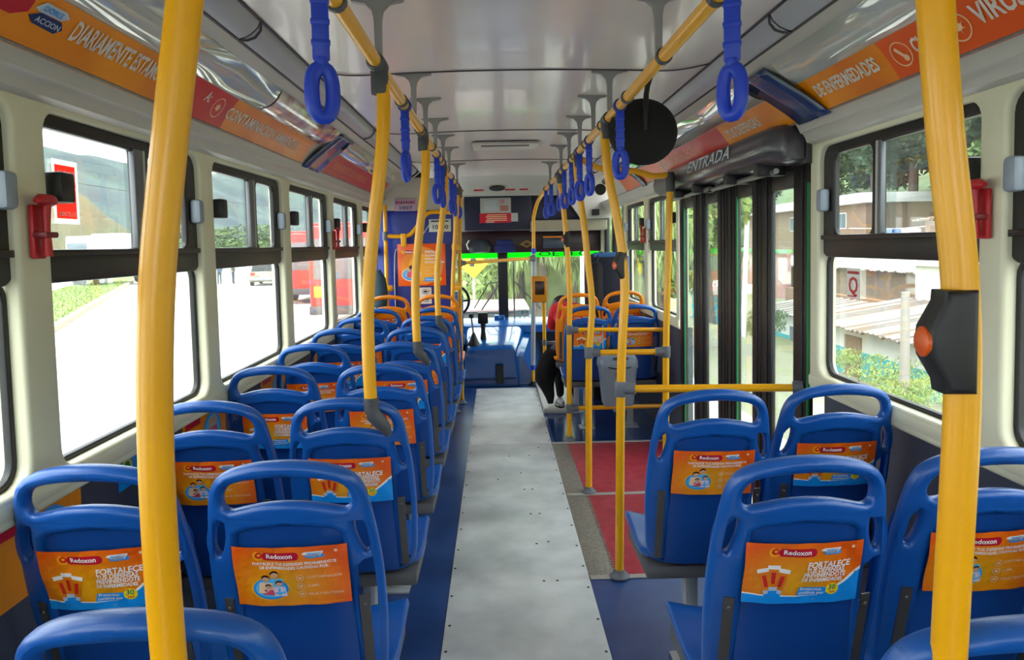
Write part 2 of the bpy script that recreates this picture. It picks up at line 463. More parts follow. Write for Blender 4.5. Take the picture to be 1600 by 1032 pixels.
# ceiling and coves -------------------------------------------------------------
ceiling = B().sheet(lambda x, y: (x, y, 2.2 + .02 * (1 - (x / .78) ** 2)), lsp(-.78, .78, 13), lsp(Y0, 7.5, 22)).build('ceiling', CEILM)
S(ceiling, 'glossy pale laminate ceiling panels of the bus')
roof = B().box(-1.27, 1.27, Y0 - .02, Y1 + .05, 2.36, 2.40).build('roof_skin', IVORYG, ceiling)
for y in (-.1, 1.45, 3.0, 4.55, 6.1):
    pts = [(x, y, 2.197 + .02 * (1 - (x / .78) ** 2)) for x in lsp(-.62, .62, 9)]
    pts = [(-.775, y - .13, 2.197)] + [(-.70, y - .045, 2.199)] + pts + [(.70, y - .045, 2.199)] + [(.775, y - .13, 2.197)]
    B().tube(crom(pts, 3), .003, 6).build('panel_joint', LINEM, ceiling)
CE = [(1.08, 1.937), (1.0, 2.047), (.9, 2.122)]
def cove2(s):
    s0, s1, s2 = 0, .52, 1
    l0 = (s - s1) * (s - s2) / ((s0 - s1) * (s0 - s2)); l1 = (s - s0) * (s - s2) / ((s1 - s0) * (s1 - s2)); l2 = (s - s0) * (s - s1) / ((s2 - s0) * (s2 - s1))
    return (CE[0][0] * l0 + CE[1][0] * l1 + CE[2][0] * l2, CE[0][1] * l0 + CE[1][1] * l1 + CE[2][1] * l2)
def cove(side, y, s, h):
    x, z = cove2(s); xa, za = cove2(s + .02); xb, zb = cove2(s - .02)
    tx, tz = xa - xb, za - zb; L = math.hypot(tx, tz)
    nx, nz = tz / L, -tx / L          # points inwards/down
    if nx > 0: nx, nz = -nx, -nz
    return (side * (x + nx * h), y, z + nz * h)
def bulge(s, y):
    t = max(0, min(1, (s - .53) / .47))
    return (.022 + .005 * math.sin(y * 4.3) + .003 * math.sin(y * 9.1 + 1)) * math.sin(math.pi * t) ** .9
for sd, nm in ((-1, 'left'), (1, 'right')):
    for a, b in ((Y0, .2), (.2, 2.25), (2.25, 4.3), (4.3, 6.6)):
        prof = [(.782, 2.199), (.792, 2.176), (.812, 2.158), (.835, 2.147), (.852, 2.143)]
        f = lambda t, y, prof=prof: (sd * prof[t][0], y, prof[t][1])
        B().sheet(f, range(5), lsp(a + .004, b - .004, 4)).build('light_cover', COVEG, ceiling)
        pj = [(sd * (x - .002), b + .03 * math.sin(math.pi * k / 4), z - .002) for k, (x, z) in enumerate(prof)]
        B().tube(pj, .004, 6).build('cover_joint', LINEM, ceiling)
    for px_, pz_ in ((.781, 2.198), (.853, 2.143)):
        B().box(sd * px_ - .004, sd * px_ + .004, Y0, 6.6, pz_ - .004, pz_ + .02).build('groove', LINEM, ceiling)
    B().sheet(lambda t, y: (sd * (.853, .875, .902)[t], y, (2.143, 2.130, 2.120)[t]), range(3), lsp(Y0, 6.9, 4)).build('cove_strip', IVORYG, ceiling)
    B().sheet(lambda s, y: cove(sd, y, s, 0), lsp(0, 1, 11), lsp(Y0, 6.9, 16)).build('cove_panel', IVORYG, ceiling)
    for a, b in ((Y0, .6), (.6, 2.85 if sd < 0 else 2.55), (4.2 if sd < 0 else 2.85, 6.9)):
        B().sheet(lambda s, y: cove(sd, y, s, .002 + bulge(s, y)), lsp(.53, 1.0, 17), lsp(a + .003, b - .003, 40)).build('glossy_cover', GLOSSW, ceiling)
    pr = [(1.078, 1.942), (1.086, 1.93), (1.094, 1.915), (1.098, 1.905), (1.11, 1.899), (1.118, 1.885), (1.124, 1.868), (1.15, 1.86), (1.25, 1.86), (1.25, 1.96), (1.11, 1.96)]
    pr = [(sd * x, z) for x, z in pr]
    segs = [(Y0, 8.2)] if sd < 0 else [(Y0, 2.765), (4.90, 8.2)]
    for a, b in segs: B().prism(pr, 'y', a, b).build('cornice', IVORYG, ceiling)
    B().tube([(sd * 1.074, Y0, 1.940), (sd * 1.074, 6.9, 1.940)], .004, 6).build('chrome_bead', STEEL, ceiling)
    # closing panel at the front end of the cove
    B().prism([(sd * .78, 2.22), (sd * .9, 2.12), (sd * 1.0, 2.04), (sd * 1.09, 1.93), (sd * 1.24, 1.86), (sd * 1.24, 2.3), (sd * .78, 2.3)], 'y', 6.9, 6.95).build('cove_end', IVORYG, ceiling)
    B().lathe([(.055, 0), (.055, -.008), (.04, -.012), (.005, -.010)], 20, (sd * .93, 6.9, 2.01), 'y').build('loudspeaker', SPEAK, ceiling)
# ceiling hatch slot
h = B().box(-.235, .235, 5.0, 5.35, 2.195, 2.214, .01).build('ceiling_hatch', IVORYG, ceiling)
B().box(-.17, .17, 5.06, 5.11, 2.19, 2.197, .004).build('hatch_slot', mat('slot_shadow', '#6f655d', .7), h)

# rear wall with its window (behind the viewer)
bm = plate2d([(-1.24, 0), (1.24, 0), (1.24, 2.38), (-1.24, 2.38)], [rrect(-1.0, 1.0, .95, 1.85, .12)], .06, .01)
for v in bm.verts: v.co = Vector((v.co.x, Y0 - .03 + v.co.z, v.co.y))
wall_rear = new_obj('wall_rear', finish(bm, 'wall_rear', IVORY, 35)); S(wall_rear, 'ivory rear wall of the bus behind the viewer')
n += 1
wr = B().box(-1.01, 1.01, Y0 - .034, Y0 - .03, .94, 1.86).build('window_%d' % n, GLASS); S(wr, 'rear window of the bus behind the viewer')

# ------------------------------------------------------------------ entrance door
door = empty('door_1', (1.19, 3.82, 0)); S(door, 'black framed four panel folding entrance door with tall glass panes')
def dchild(o): o.location = (-1.19, -3.82, 0); return o
def door_post(y0, y1, ribs=2, x=1.162):
    k = B().box(x - .010, x + .014, y0, y1, -.3, 1.80, .004)
    o = dchild(k.build('door_stile', BLACKR, door))
    w = (y1 - y0) / (ribs + 1)
    for i in range(ribs):
        r = B().box(x - .015, x - .008, y0 + w * (i + .62), y0 + w * (i + .62) + .022, -.3, 1.78, .003).build('rib', BLACKP, o)
for a, b, rbs in ((2.812, 2.955, 1), (3.20, 3.315, 1), (3.325, 3.435, 1), (3.655, 3.80, 2), (3.815, 3.975, 2), (4.215, 4.335, 1), (4.345, 4.465, 1), (4.685, 4.80, 1)):
    door_post(a, b, rbs)
for a, b in ((2.955, 3.20), (3.435, 3.655), (3.975, 4.215), (4.465, 4.685)):
    dchild(B().box(1.166, 1.170, a - .005, b + .005, -.2, 1.715).build('pane', GLASSD, door))
    dchild(B().box(1.155, 1.176, a, b, 1.71, 1.80, .004).build('top_rail', BLACKR, door))
    dchild(B().box(1.155, 1.176, a, b, -.3, -.16, .004).build('bottom_rail', BLACKR, door))
for y in (2.806, 3.648, 4.676):
    dchild(B().box(1.149, 1.158, y, y + .012, -.3, 1.72, .003).build('rubber_edge', RUBG, door))['label'] = 'green rubber edge strip'
# header above the door
dh = S(B().box(1.13, 1.25, 2.78, 4.87, 1.79, 1.96, .005).build('trim_1', BLACKR), 'black header beam above the entrance door')
B().box(1.24, 1.26, 2.78, 4.87, 1.88, 2.4).build('outer_skin', IVORYG, dh)
# door gear cover with the lettering
pr = [(1.13, 1.80), (1.02, 1.805), (.985, 1.83), (.975, 1.87), (.985, 1.915), (1.02, 1.945), (1.075, 1.955), (1.13, 1.955)]
def cover(a, b, parent):
    k = B()
    ys = [a, a + .02, a + .06, b - .06, b - .02, b]; sc_ = [.55, .85, 1, 1, .85, .55]
    rings = []
    for y, q in zip(ys, sc_):
        rings.append([k.bm.verts.new((1.13 + (x - 1.13) * q, y, 1.88 + (z - 1.88) * (.7 + .3 * q))) for x, z in pr])
    for r1, r2 in zip(rings, rings[1:]):
        for j in range(len(pr)):
            k.bm.faces.new((r1[j], r1[(j + 1) % len(pr)], r2[(j + 1) % len(pr)], r2[j]))
    k.bm.faces.new(rings[0]); k.bm.faces.new(rings[-1][::-1])
    return k.build('gear_cover', mat('cover_grey', '#49454b', .3, var=.1, coat=.3), parent)
gc = cover(2.80, 4.85, dh); gc['label'] = 'dark rounded door gear cover'
Print().text('ENTRADA', 0, 0, .1, A_GREY, 1, .01, .35, width=1.45).build('lettering', lambda u, v, h: (.9745 + .08 * max(0, v - .03) - h, 3.95 - u * 1.08, 1.868 + v * .8), gc)
for y in (2.95, 3.35, 3.9, 4.3):
    B().box(1.0, 1.12, y, y + .05, 1.76, 1.81, .008).build('gear_arm', BLACKP, dh)
B().tube([(1.06, 2.9, 1.775), (1.06, 3.75, 1.765)], .012, 8).build('gear_rod', STEEL, dh)
B().tube([(1.06, 3.8, 1.775), (1.06, 4.7, 1.765)], .012, 8).build('gear_rod', STEEL, dh)
# front door on the right, by the driver
d2 = empty('door_2', (1.19, 7.6, 0)); S(d2, 'front door with glass panes at the far right')
for a, b in ((6.95, 7.05), (7.55, 7.68), (8.15, 8.24)):
    o = B().box(1.165, 1.215, a, b, -.3, 1.86, .005).build('door_stile', BLACKR, d2); o.location = (-1.19, -7.6, 0)
for a, b in ((7.05, 7.55), (7.68, 8.15)):
    o = B().box(1.188, 1.193, a, b, -.3, 1.86).build('pane', GLASSD, d2); o.location = (-1.19, -7.6, 0)

# ------------------------------------------------------------------ front end
wf = empty('wall_front', (0, 8.55, 0)); S(wf, 'front end of the bus around the windscreen')
def fchild(o): o.location = (0, -8.55, 0); return o
fchild(B().box(-1.24, 1.24, 8.50, 8.60, 0, .60).build('front_panel', NAVY, wf))
fchild(B().box(-1.24, 1.24, 8.45, 8.62, 1.62, 2.4).build('header', IVORYG, wf))
for x in (-1.2, 1.2): fchild(B().box(x - .05, x + .05, 8.45, 8.62, .5, 1.7).build('corner_post', BLACKR, wf))
fchild(B().box(.965, .995, 8.5, 8.56, .6, 1.63, .004).build('post', BLACKR, wf))
# upper ivory fascia sloping down to the front
k = B().sheet(lambda x, t: (x, 7.5 + .5 * t, 2.2 + .02 * (1 - (x / 1.2) ** 2) * (1 - t) - .155 * t ** 1.4), lsp(-1.2, 1.2, 9), lsp(0, 1, 6))
fchild(k.build('fascia', IVORYG, wf))
fchild(B().box(-1.2, 1.2, 7.98, 8.46, 2.04, 2.10, .01).build('fascia_lip', IVORYG, wf))
fchild(B().lathe([(.068, 0), (.068, -.012), (.05, -.02), (.004, -.016)], 24, (0, 0, 0), 'y').build('vent', SPEAK, wf))
wf.children[-1].location = (-.055, 7.80 - 8.55, 2.115); wf.children[-1].scale = (1.25, 1, .62)
wf.children[-1].rotation_euler = (math.radians(58), 0, 0)
for x0, x1 in ((-.48, -.42), (-.31, -.20), (.03, .14), (.19, .28)):
    o = fchild(B().box(x0, x1, 7.86, 7.87, 2.09, 2.12, .002).build('label_strip', A_WINE, wf))
fchild(B().box(.34, .92, 8.02, 8.05, 1.77, 2.03, .01).build('dark_recess', NAVY, wf))
fchild(B().box(.31, 1.16, 7.95, 8.4, 1.645, 1.765, .02).build('ledge', mat('ledge_tan', '#9d927f', .5), wf))
fchild(B().prism([(.86, 1.77), (1.2, 1.77), (1.2, 2.12), (.62, 2.12)], 'y', 7.9, 7.96).build('corner_panel', IVORYG, wf))
fchild(B().box(.98, 1.06, 7.86, 7.90, 1.80, 1.87, .008).build('speaker', SPEAK, wf))
# dark visor band behind the upper windscreen
fchild(B().box(-.56, 1.15, 8.42, 8.45, 1.405, 1.66, .005).build('visor_band', mat('visor_maroon', '#2a0710', .35, var=.3, scale=5), wf))
n += 1
ws = empty('window_%d' % n, (0, 8.58, .6)); S(ws, 'two piece windscreen of the bus with green top strip')
def wchild(o): o.location = (0, -8.58, -.6); return o
wchild(B().box(-1.18, -.05, 8.575, 8.58, .58, 1.66).build('pane', GLASSF, ws))
wchild(B().box(.04, 1.18, 8.575, 8.58, .58, 1.66).build('pane', GLASSF, ws))
wchild(B().box(-.065, .052, 8.53, 8.60, .56, 1.66, .01).build('centre_post', BLACKP, ws))
gm = bpy.data.materials.new('green_film'); gm.use_nodes = True
_n = gm.node_tree.nodes; _l = gm.node_tree.links; _b = _n['Principled BSDF']
_b.inputs['Base Color'].default_value = (.02, .75, .05, 1); _b.inputs['Roughness'].default_value = .4
_t = _n.new('ShaderNodeBsdfTranslucent'); _t.inputs['Color'].default_value = (.03, .95, .05, 1)
_tc = _n.new('ShaderNodeTexCoord'); _nz = _n.new('ShaderNodeTexNoise'); _nz.inputs['Scale'].default_value = 3; _l.new(_tc.outputs['Object'], _nz.inputs['Vector'])
_x = _n.new('ShaderNodeMixShader'); _x.inputs[0].default_value = .8; _l.new(_b.outputs[0], _x.inputs[1]); _l.new(_t.outputs[0], _x.inputs[2])
_l.new(_x.outputs[0], _n['Material Output'].inputs['Surface'])
for a, b in ((-.52, -.065), (.052, .95), (.997, 1.14)):
    wchild(B().box(a, b, 8.566, 8.57, 1.345, 1.422).build('green_strip', gm, ws))
wchild(Print().text('OETEO', 0, 0, .075, mat('print_dark_green', '#0c4a1c', .5), 1, .012, width=2.6).build('lettering', lambda u, v, h: (1.0 - u - .16 if False else .42 + u, 8.565 - h, 1.356 + v), ws))
wchild(Print().text('RTP', 0, 0, .085, mat('print_teal', '#7fa9a4', .4), 1, .012, width=1.5).build('lettering', lambda u, v, h: (.36 - u, 8.565 - h, .655 + v), ws))
# dashboard
dash = S(B().prism([(8.12, .50), (8.50, .50), (8.56, .60), (8.52, .64), (8.2, .625), (8.12, .58)], 'x', -1.16, 1.16).build('trim_2', HOODB), 'blue dashboard shelf under the windscreen')

# ================================================================== SEATS
def s_prof(z):
    t = max(0.0, (1.05 - z) / .6)
    return .145 * t ** 1.15
CX = .9
def bend(x, z, d): return (x, s_prof(z) + CX * x * x + d, z)
def mirror_poly(half):     # half: right side from bottom centre to top centre
    return half + [(-x, z) for x, z in reversed(half) if abs(x) > 1e-6]
def smooth_poly(pts, n=3): return [(p.x, p.y) for p in crom([(x, y, 0) for x, y in pts], n, True)]
def back_mesh(m):
    outer = smooth_poly(mirror_poly([(0, .445), (.10, .445), (.155, .452), (.183, .49), (.192, .58), (.196, .70), (.193, .80), (.186, .87), (.178, .93), (.168, .975), (.147, 1.010), (.108, 1.033), (.055, 1.046), (0, 1.05)]), 3)
    hoop = smooth_poly(mirror_poly([(0, .956), (.05, .952), (.098, .941), (.124, .934), (.138, .945), (.139, .966), (.127, .988), (.10, 1.003), (.05, 1.012), (0, 1.0145)]), 2)
    panel = smooth_poly(mirror_poly([(0, .49), (.11, .49), (.124, .52), (.122, .70), (.116, .85), (.106, .880), (.07, .892), (0, .898)]), 2)
    def slot(s): return [(s * x, z) for x, z in smooth_poly([(.142, .902), (.150, .905), (.166, .880), (.172, .850), (.170, .828), (.162, .822), (.153, .835), (.143, .87)], 2)]
    bm = plate2d(outer, [hoop, panel, slot(1), slot(-1)], .040, .015, 2)
    slice_bm(bm, 1, [.5 + .05 * i for i in range(12)])
    slice_bm(bm, 0, [-.15, -.075, 0, .075, .15])
    for v in bm.verts:
        x, z, d = v.co
        # thicken the rounded rim of the hoop a little
        k = 1.0 + .25 * max(0, min(1, (z - .95) / .06))
        v.co = Vector(bend(x, z, d * k))
    return finish(bm, 'backrest', m, 45)
def panel_mesh(m):
    pl = smooth_poly(mirror_poly([(0, .452), (.115, .452), (.130, .48), (.127, .70), (.119, .855), (.109, .886), (.07, .898), (0, .904)]), 2)
    bm = plate2d(pl, [], .012, .003, 1)
    slice_bm(bm, 1, [.5 + .05 * i for i in range(9)]); slice_bm(bm, 0, [-.06, 0, .06])
    for v in bm.verts:
        x, z, d = v.co; lo = max(0, min(1, (.70 - z) / .15)); v.co = Vector(bend(x, z, d - .003 - .014 * lo))
    return finish(bm, 'back_panel', m, 45)
def pan_mesh(m):
    bm = plate2d(smooth_poly(rrect(-.200, .200, .135, .535, .07, 4), 1), [], .034, .014, 2)
    slice_bm(bm, 0, [-.18, -.13, -.065, 0, .065, .13, .18]); slice_bm(bm, 1, [.2, .27, .35, .43, .49])
    for v in bm.verts:
        x, y, d = v.co
        z = .455 + .035 * (abs(x) / .21) ** 3 + .05 * max(0, (y - .36) / .17) * .3 - .045 * max(0, (y - .44) / .1) ** 2 - .02 * math.exp(-((y - .27) / .09) ** 2)
        z += .05 * max(0, (.2 - y) / .07) ** 2 * .5
        v.co = Vector((x, y, z + d))
    return finish(bm, 'seat_pan', m, 45)
def strip_mesh(s):
    k = B()
    def f(u, w): x = s * .152 + u; return bend(x, w, -.0235)
    g = B()
    us = (-.011, .011); zs = lsp(.47, .715, 7)
    bm = g.bm
    fr = [[bm.verts.new(Vector(f(u, z)) + Vector((0, dd, 0))) for u in us] for z in zs for dd in (0,)]
    bk = [[bm.verts.new(Vector(f(u, z)) + Vector((0, .004, 0))) for u in us] for z in zs]
    for i in range(6):
        bm.faces.new((fr[i][0], fr[i][1], fr[i + 1][1], fr[i + 1][0])); bm.faces.new((bk[i][1], bk[i][0], bk[i + 1][0], bk[i + 1][1]))
        for j in (0, 1): bm.faces.new((fr[i][j], fr[i + 1][j], bk[i + 1][j], bk[i][j]))
    bm.faces.new((fr[0][0], bk[0][0], bk[0][1], fr[0][1])); bm.faces.new((fr[-1][0], fr[-1][1], bk[-1][1], bk[-1][0]))
    c = f(0, .69)
    g.lathe([(.005, 0), (.005, -.003), (.001, -.005)], 10, c, 'y')
    return g.mesh('mounting_strap', mat('strap_steel', '#5e5a58', .4, metal=.5), 30)
def leg_mesh():
    k = B(); k.box(-.022, .022, .29, .34, .012, .40, .004); k.box(-.06, .06, .25, .38, 0, .012, .003)
    return k.mesh('leg', mat('leg_grey', '#a9adb3', .4, metal=.3))
def frame_mesh():
    k = B(); k.box(-.185, .185, .155, .49, .385, .432, .012)
    return k.mesh('seat_frame', mat('underframe_grey', '#5a5a5c', .6))
# posters ---------------------------------------------------------------------
PW, PH, PZ = .252, .148, .783
def wav(u, v): return .0022 * math.sin(u * 42 + 1.2) * math.sin(v * 38 + .5) + .0012 * math.sin(u * 95 + v * 60)
def pmap(u, v, h):
    x = u + .03 * 0; z = PZ + v
    b = bend(x, z, -.0245)
    return (b[0], b[1] - .002 - wav(u, v) - h, z)
def ab(a, b): return (-PW / 2 + PW * a, PH / 2 - PH * b)
def abp(pts): return [ab(*p) for p in pts]
def logo(pr, sc_=1.0):
    c = ab(.235, .145)
    pr.poly(ellipse(c[0], c[1], .0125, .0115), A_YE, 1); pr.poly(ellipse(c[0] + .0015, c[1] + .001, .0085, .0075), A_RED, 2); pr.poly(ellipse(c[0] + .002, c[1] + .002, .004, .003), A_YE, 3)
    r = ab(.27, .215); q = ab(.585, .085)
    pr.poly(rrect(r[0], q[0], r[1], q[1], .0085, 5), A_WINE, 2)
    t = ab(.305, .178); pr.text('Redoxon', t[0], t[1], .0155, A_WHITE, 4, .025, width=1.02)
    pr.poly(abp([(.615, .12), (.64, .085), (.80, .085), (.785, .135), (.645, .135)]), A_WHITE, 2)
    pr.poly(abp([(.635, .135), (.785, .135), (.81, .155), (.79, .19), (.65, .19), (.655, .165)]), A_CYAN, 2)
    pr.poly(abp([(.66, .10), (.78, .10), (.775, .17), (.665, .17)]), A_GREY, 3)
    t = ab(.67, .13); pr.text('DOBLE', t[0], t[1], .006, A_CYAN, 4, .01); t = ab(.67, .165); pr.text('ACCION', t[0], t[1], .006, A_NAVY, 4, .01)
    c = ab(.905, .09); pr.poly(ellipse(c[0], c[1], .004, .004, 12), A_PALE, 2)
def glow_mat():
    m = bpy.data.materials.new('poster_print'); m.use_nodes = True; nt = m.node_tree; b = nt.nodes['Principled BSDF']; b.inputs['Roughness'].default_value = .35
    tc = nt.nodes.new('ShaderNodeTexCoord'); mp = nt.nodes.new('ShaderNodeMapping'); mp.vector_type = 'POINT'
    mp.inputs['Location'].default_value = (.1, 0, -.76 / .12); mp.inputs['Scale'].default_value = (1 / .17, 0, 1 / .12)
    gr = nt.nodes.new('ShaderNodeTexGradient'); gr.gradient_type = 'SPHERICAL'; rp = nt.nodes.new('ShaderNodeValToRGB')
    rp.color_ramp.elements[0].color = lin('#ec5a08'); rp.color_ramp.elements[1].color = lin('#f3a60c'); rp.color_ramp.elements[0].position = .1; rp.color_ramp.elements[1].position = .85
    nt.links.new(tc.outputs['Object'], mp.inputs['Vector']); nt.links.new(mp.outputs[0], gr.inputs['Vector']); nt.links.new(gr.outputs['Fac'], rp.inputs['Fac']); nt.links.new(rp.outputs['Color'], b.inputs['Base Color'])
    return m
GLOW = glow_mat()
def poster_sheet():
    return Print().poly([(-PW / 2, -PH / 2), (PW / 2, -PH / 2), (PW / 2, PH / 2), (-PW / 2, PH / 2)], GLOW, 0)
def poster_family():
    s = poster_sheet(); l = Print(); logo(l)
    x, y = ab(.175, .295); l.text('FORTALECE TUS DEFENSAS PREVINIENDOTE', x, y, .0098, A_WHITE, 3, .02, width=.93)
    x, y = ab(.235, .36); l.text('DE ENFERMEDADES CAUSADAS POR:', x, y, .0098, A_WHITE, 3, .02, width=.93)
    for i, t in enumerate(('CONTAMINACION', 'CLIMA', 'VIRUS Y BACTERIAS')):
        c = ab(.585, .515 + .145 * i); l.ring(c[0], c[1], .0082, .0082, .0014, A_PALE, 3, 16); l.poly(ellipse(c[0], c[1], .004, .003, 8), A_PALE, 3)
        x, y = ab(.635, .53 + .145 * i); l.text(t, x, y, .0088, A_PALE, 3, .012)
    x, y = ab(.08, .955); l.poly(abp([(.06, .95), (.93, .95), (.93, .958), (.06, .958)]), A_YE, 2)
    p = Print()
    for rx, ry, mm, ly in ((.175, .205, A_YE, 1), (.155, .18, A_CYAN, 2), (.135, .15, A_SKY, 3)):
        p.poly(abp(ellipse(.315, .70, rx, ry, 28)), mm, ly)
    def fig(a, b, r, shirt, w, bot):
        p.poly(abp([(a - w, bot), (a + w, bot), (a + w * .8, b + r * 1.3), (a - w * .8, b + r * 1.3)]), shirt, 4)
        p.poly(abp(ellipse(a, b, r * .62, r, 12)), A_SKIN, 6)
        p.poly(abp([(a - r * .66, b + .01), (a - r * .7, b - r * .6), (a - r * .2, b - r * 1.15), (a + r * .4, b - r * 1.1), (a + r * .68, b - r * .4), (a + r * .6, b - .01), (a + r * .2, b - r * .55), (a - r * .3, b - r * .5)]), A_HAIR, 7)
    fig(.36, .45, .055, A_SKY, .085, .78); fig(.28, .52, .055, A_PALE, .075, .77)
    for q in p.v[-1:]: pass
    fig(.395, .60, .045, A_LILAC, .06, .82); fig(.30, .655, .042, A_PINK, .05, .80)
    return s, l, p
def poster_tubes():
    s = poster_sheet()
    s.poly(abp([(0, .83), (.06, .835), (.44, .865), (.63, .85), (.80, .70), (.93, .52), (1, .42), (1, 1), (.0, 1)]), A_WHITE, 1.2)
    s.poly(abp([(0, .855), (.06, .858), (.44, .885), (.64, .87), (.82, .72), (.94, .56), (1, .48), (1, 1), (.0, 1)]), A_CYAN, 1.9)
    l = Print(); logo(l)
    for t, a, b, sz, w in (('FORTALECE', .51, .395, .0200, 1.0), ('TUS DEFENSAS', .505, .475, .0155, .93), ('PREVINIENDOTE', .49, .555, .0150, .92), ('DE ENFERMEDADES', .48, .63, .0122, .92)):
        x, y = ab(a, b); l.text(t, x, y, sz, A_WHITE, 4, .03, .12, width=w * .9)
    l.poly(abp([(.47, .73), (.71, .73), (.69, .865), (.445, .865)]), A_CYAN, 3)
    x, y = ab(.475, .785); l.text('Proteccion', x, y, .0105, A_WHITE, 4, .012, .15); x, y = ab(.465, .845); l.text('continua por', x, y, .0105, A_WHITE, 4, .012, .15)
    c = ab(.755, .765); l.poly(ellipse(c[0], c[1], .0145, .0135), A_YEL, 4); x, y = ab(.715, .775); l.text('30', x, y, .0175, A_GREEN, 5, .02, .1); x, y = ab(.728, .83); l.text('DIAS', x, y, .0065, A_RED, 5, .02)
    p = Print()
    for a, b, ro in ((.155, .47, .22), (.24, .41, 0.0), (.325, .47, -.22)):
        def T(pts, ro=ro, a=a, b=b):
            o = []
            for x, y in pts:
                xx, yy = x * .252, y * .148
                c_, s_ = math.cos(ro), math.sin(ro)
                X, Y = xx * c_ + yy * s_, -xx * s_ + yy * c_
                q = ab(a, b); o.append((q[0] + X, q[1] - Y))
            return o
        ly = 3 if ro else 5
        p.poly(T([(-.042, .0), (.042, .0), (.036, .40), (-.036, .40)]), A_OR, ly)
        p.poly(T([(-.018, .06), (.018, .06), (.015, .25), (-.015, .25)]), A_RED, ly + 1)
        p.poly(T([(-.05, -.055), (.05, -.055), (.05, .01), (-.05, .01)]), A_WHITE, ly + 1)
        p.poly(T([(-.036, .30), (.036, .30), (.034, .36), (-.034, .36)]), A_GREY, ly + 1)
        p.poly(T([(-.036, .36), (.036, .36), (.034, .42), (-.034, .42)]), A_CYAN, ly + 1)
    return s, l, p
def poster_meshes(t):
    cu = (lsp(-.108, .108, 13), lsp(-.0555, .0555, 7)); return [q.mesh(nm, pmap, .00045, cu) for q, nm in zip(t, ('poster', 'lettering', 'picture'))]
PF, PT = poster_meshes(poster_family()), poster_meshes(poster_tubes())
SM = {}
for key, a, b in (('blue', P_BLUE, P_BLUED), ('orange', P_ORANGE, P_ORANGE)):
    SM[key] = (back_mesh(a), panel_mesh(b), pan_mesh(a))
STR, LEG, FRM = (strip_mesh(-1), strip_mesh(1)), leg_mesh(), frame_mesh()
def seat(x, y, col, poster, label, group, dz=0.0):
    t = empty('bus_seat', (x, y, dz), 0, label, 'seat', group)
    bk, pn, pa = SM[col]
    new_obj('backrest', bk, t); new_obj('back_panel', pn, t); new_obj('seat_pan', pa, t)
    for m in STR: new_obj('mounting_strap', m, t)
    new_obj('seat_frame', FRM, t)
    lg = new_obj('leg', LEG, t); 
    if dz: lg.scale = (1, 1, (.40 + dz) / .40); lg.location = (0, 0, -dz)
    pm = PF if poster == 'family' else PT
    p = new_obj('poster', pm[0], t); p['label'] = 'orange advertising poster with ' + ('a family portrait' if poster == 'family' else 'three tablet tubes')
    new_obj('lettering', pm[1], p); new_obj('picture', pm[2], p)
    if y < 1.9 and False: pass
    p.rotation_euler = (0, R.uniform(-.025, .025), 0)
    p.location = (R.uniform(-.004, .004) + .783 * -math.sin(p.rotation_euler[1]), 0, R.uniform(-.005, .005))
    return t
LA, LWX, RA, RWX = -.548, -.972, .572, .976
rown = ['in the row nearest the viewer', 'in the second row', 'in the third row', 'in the fourth row', 'in the fifth row', 'in the sixth row', 'in the seventh row', 'in the last blue row']
for k in range(8):
    y = .885 + .63 * k
    pos = 'family' if k % 2 else 'tubes'; pw = 'tubes' if k % 2 else 'family'
    seat(LA, y, 'blue', pos, 'blue plastic aisle seat on the left %s, %s poster' % (rown[k], pos), 'left aisle seats')
    if k > 0: seat(LWX, y + .01, 'blue', pw, 'blue plastic window seat on the left %s, %s poster' % (rown[k], pw), 'left window seats')
seat(LA - .03, 5.92, 'orange', 'family', 'orange plastic aisle seat on the left before the blue partition', 'orange seats', .055)
seat(LWX - .01, 5.93, 'orange', 'tubes', 'orange plastic window seat on the left before the blue partition', 'orange seats', .055)
seat(RA - .02, .80, 'blue', 'family', 'blue plastic seat at the bottom right corner nearest the viewer', 'right rear seats')
seat(RA - .005, 1.45, 'blue', 'tubes', 'blue plastic aisle seat on the right with large tubes poster, second row', 'right rear seats')
seat(RWX, 1.47, 'blue', 'family', 'blue plastic window seat on the right beyond the thick yellow pole', 'right rear seats')
seat(RA + .005, 2.135, 'blue', 'family', 'blue plastic aisle seat on the right beside the red floor mat', 'right rear seats')
seat(RWX + .005, 2.17, 'blue', 'tubes', 'blue plastic window seat on the right next to the door edge', 'right rear seats')
seat(.625, 5.44, 'blue', 'tubes', 'blue plastic aisle seat ahead of the door behind the grey bin', 'right front seats', -.025)
seat(.985, 5.45, 'blue', 'family', 'blue plastic window seat ahead of the door behind yellow rails', 'right front seats', -.025)
seat(.608, 6.0, 'orange', 'tubes', 'orange plastic aisle seat on the right with the passenger in red', 'orange seats', .033)
seat(.995, 6.02, 'orange', 'family', 'orange plastic window seat on the right behind the tall dark seat', 'orange seats', .045)

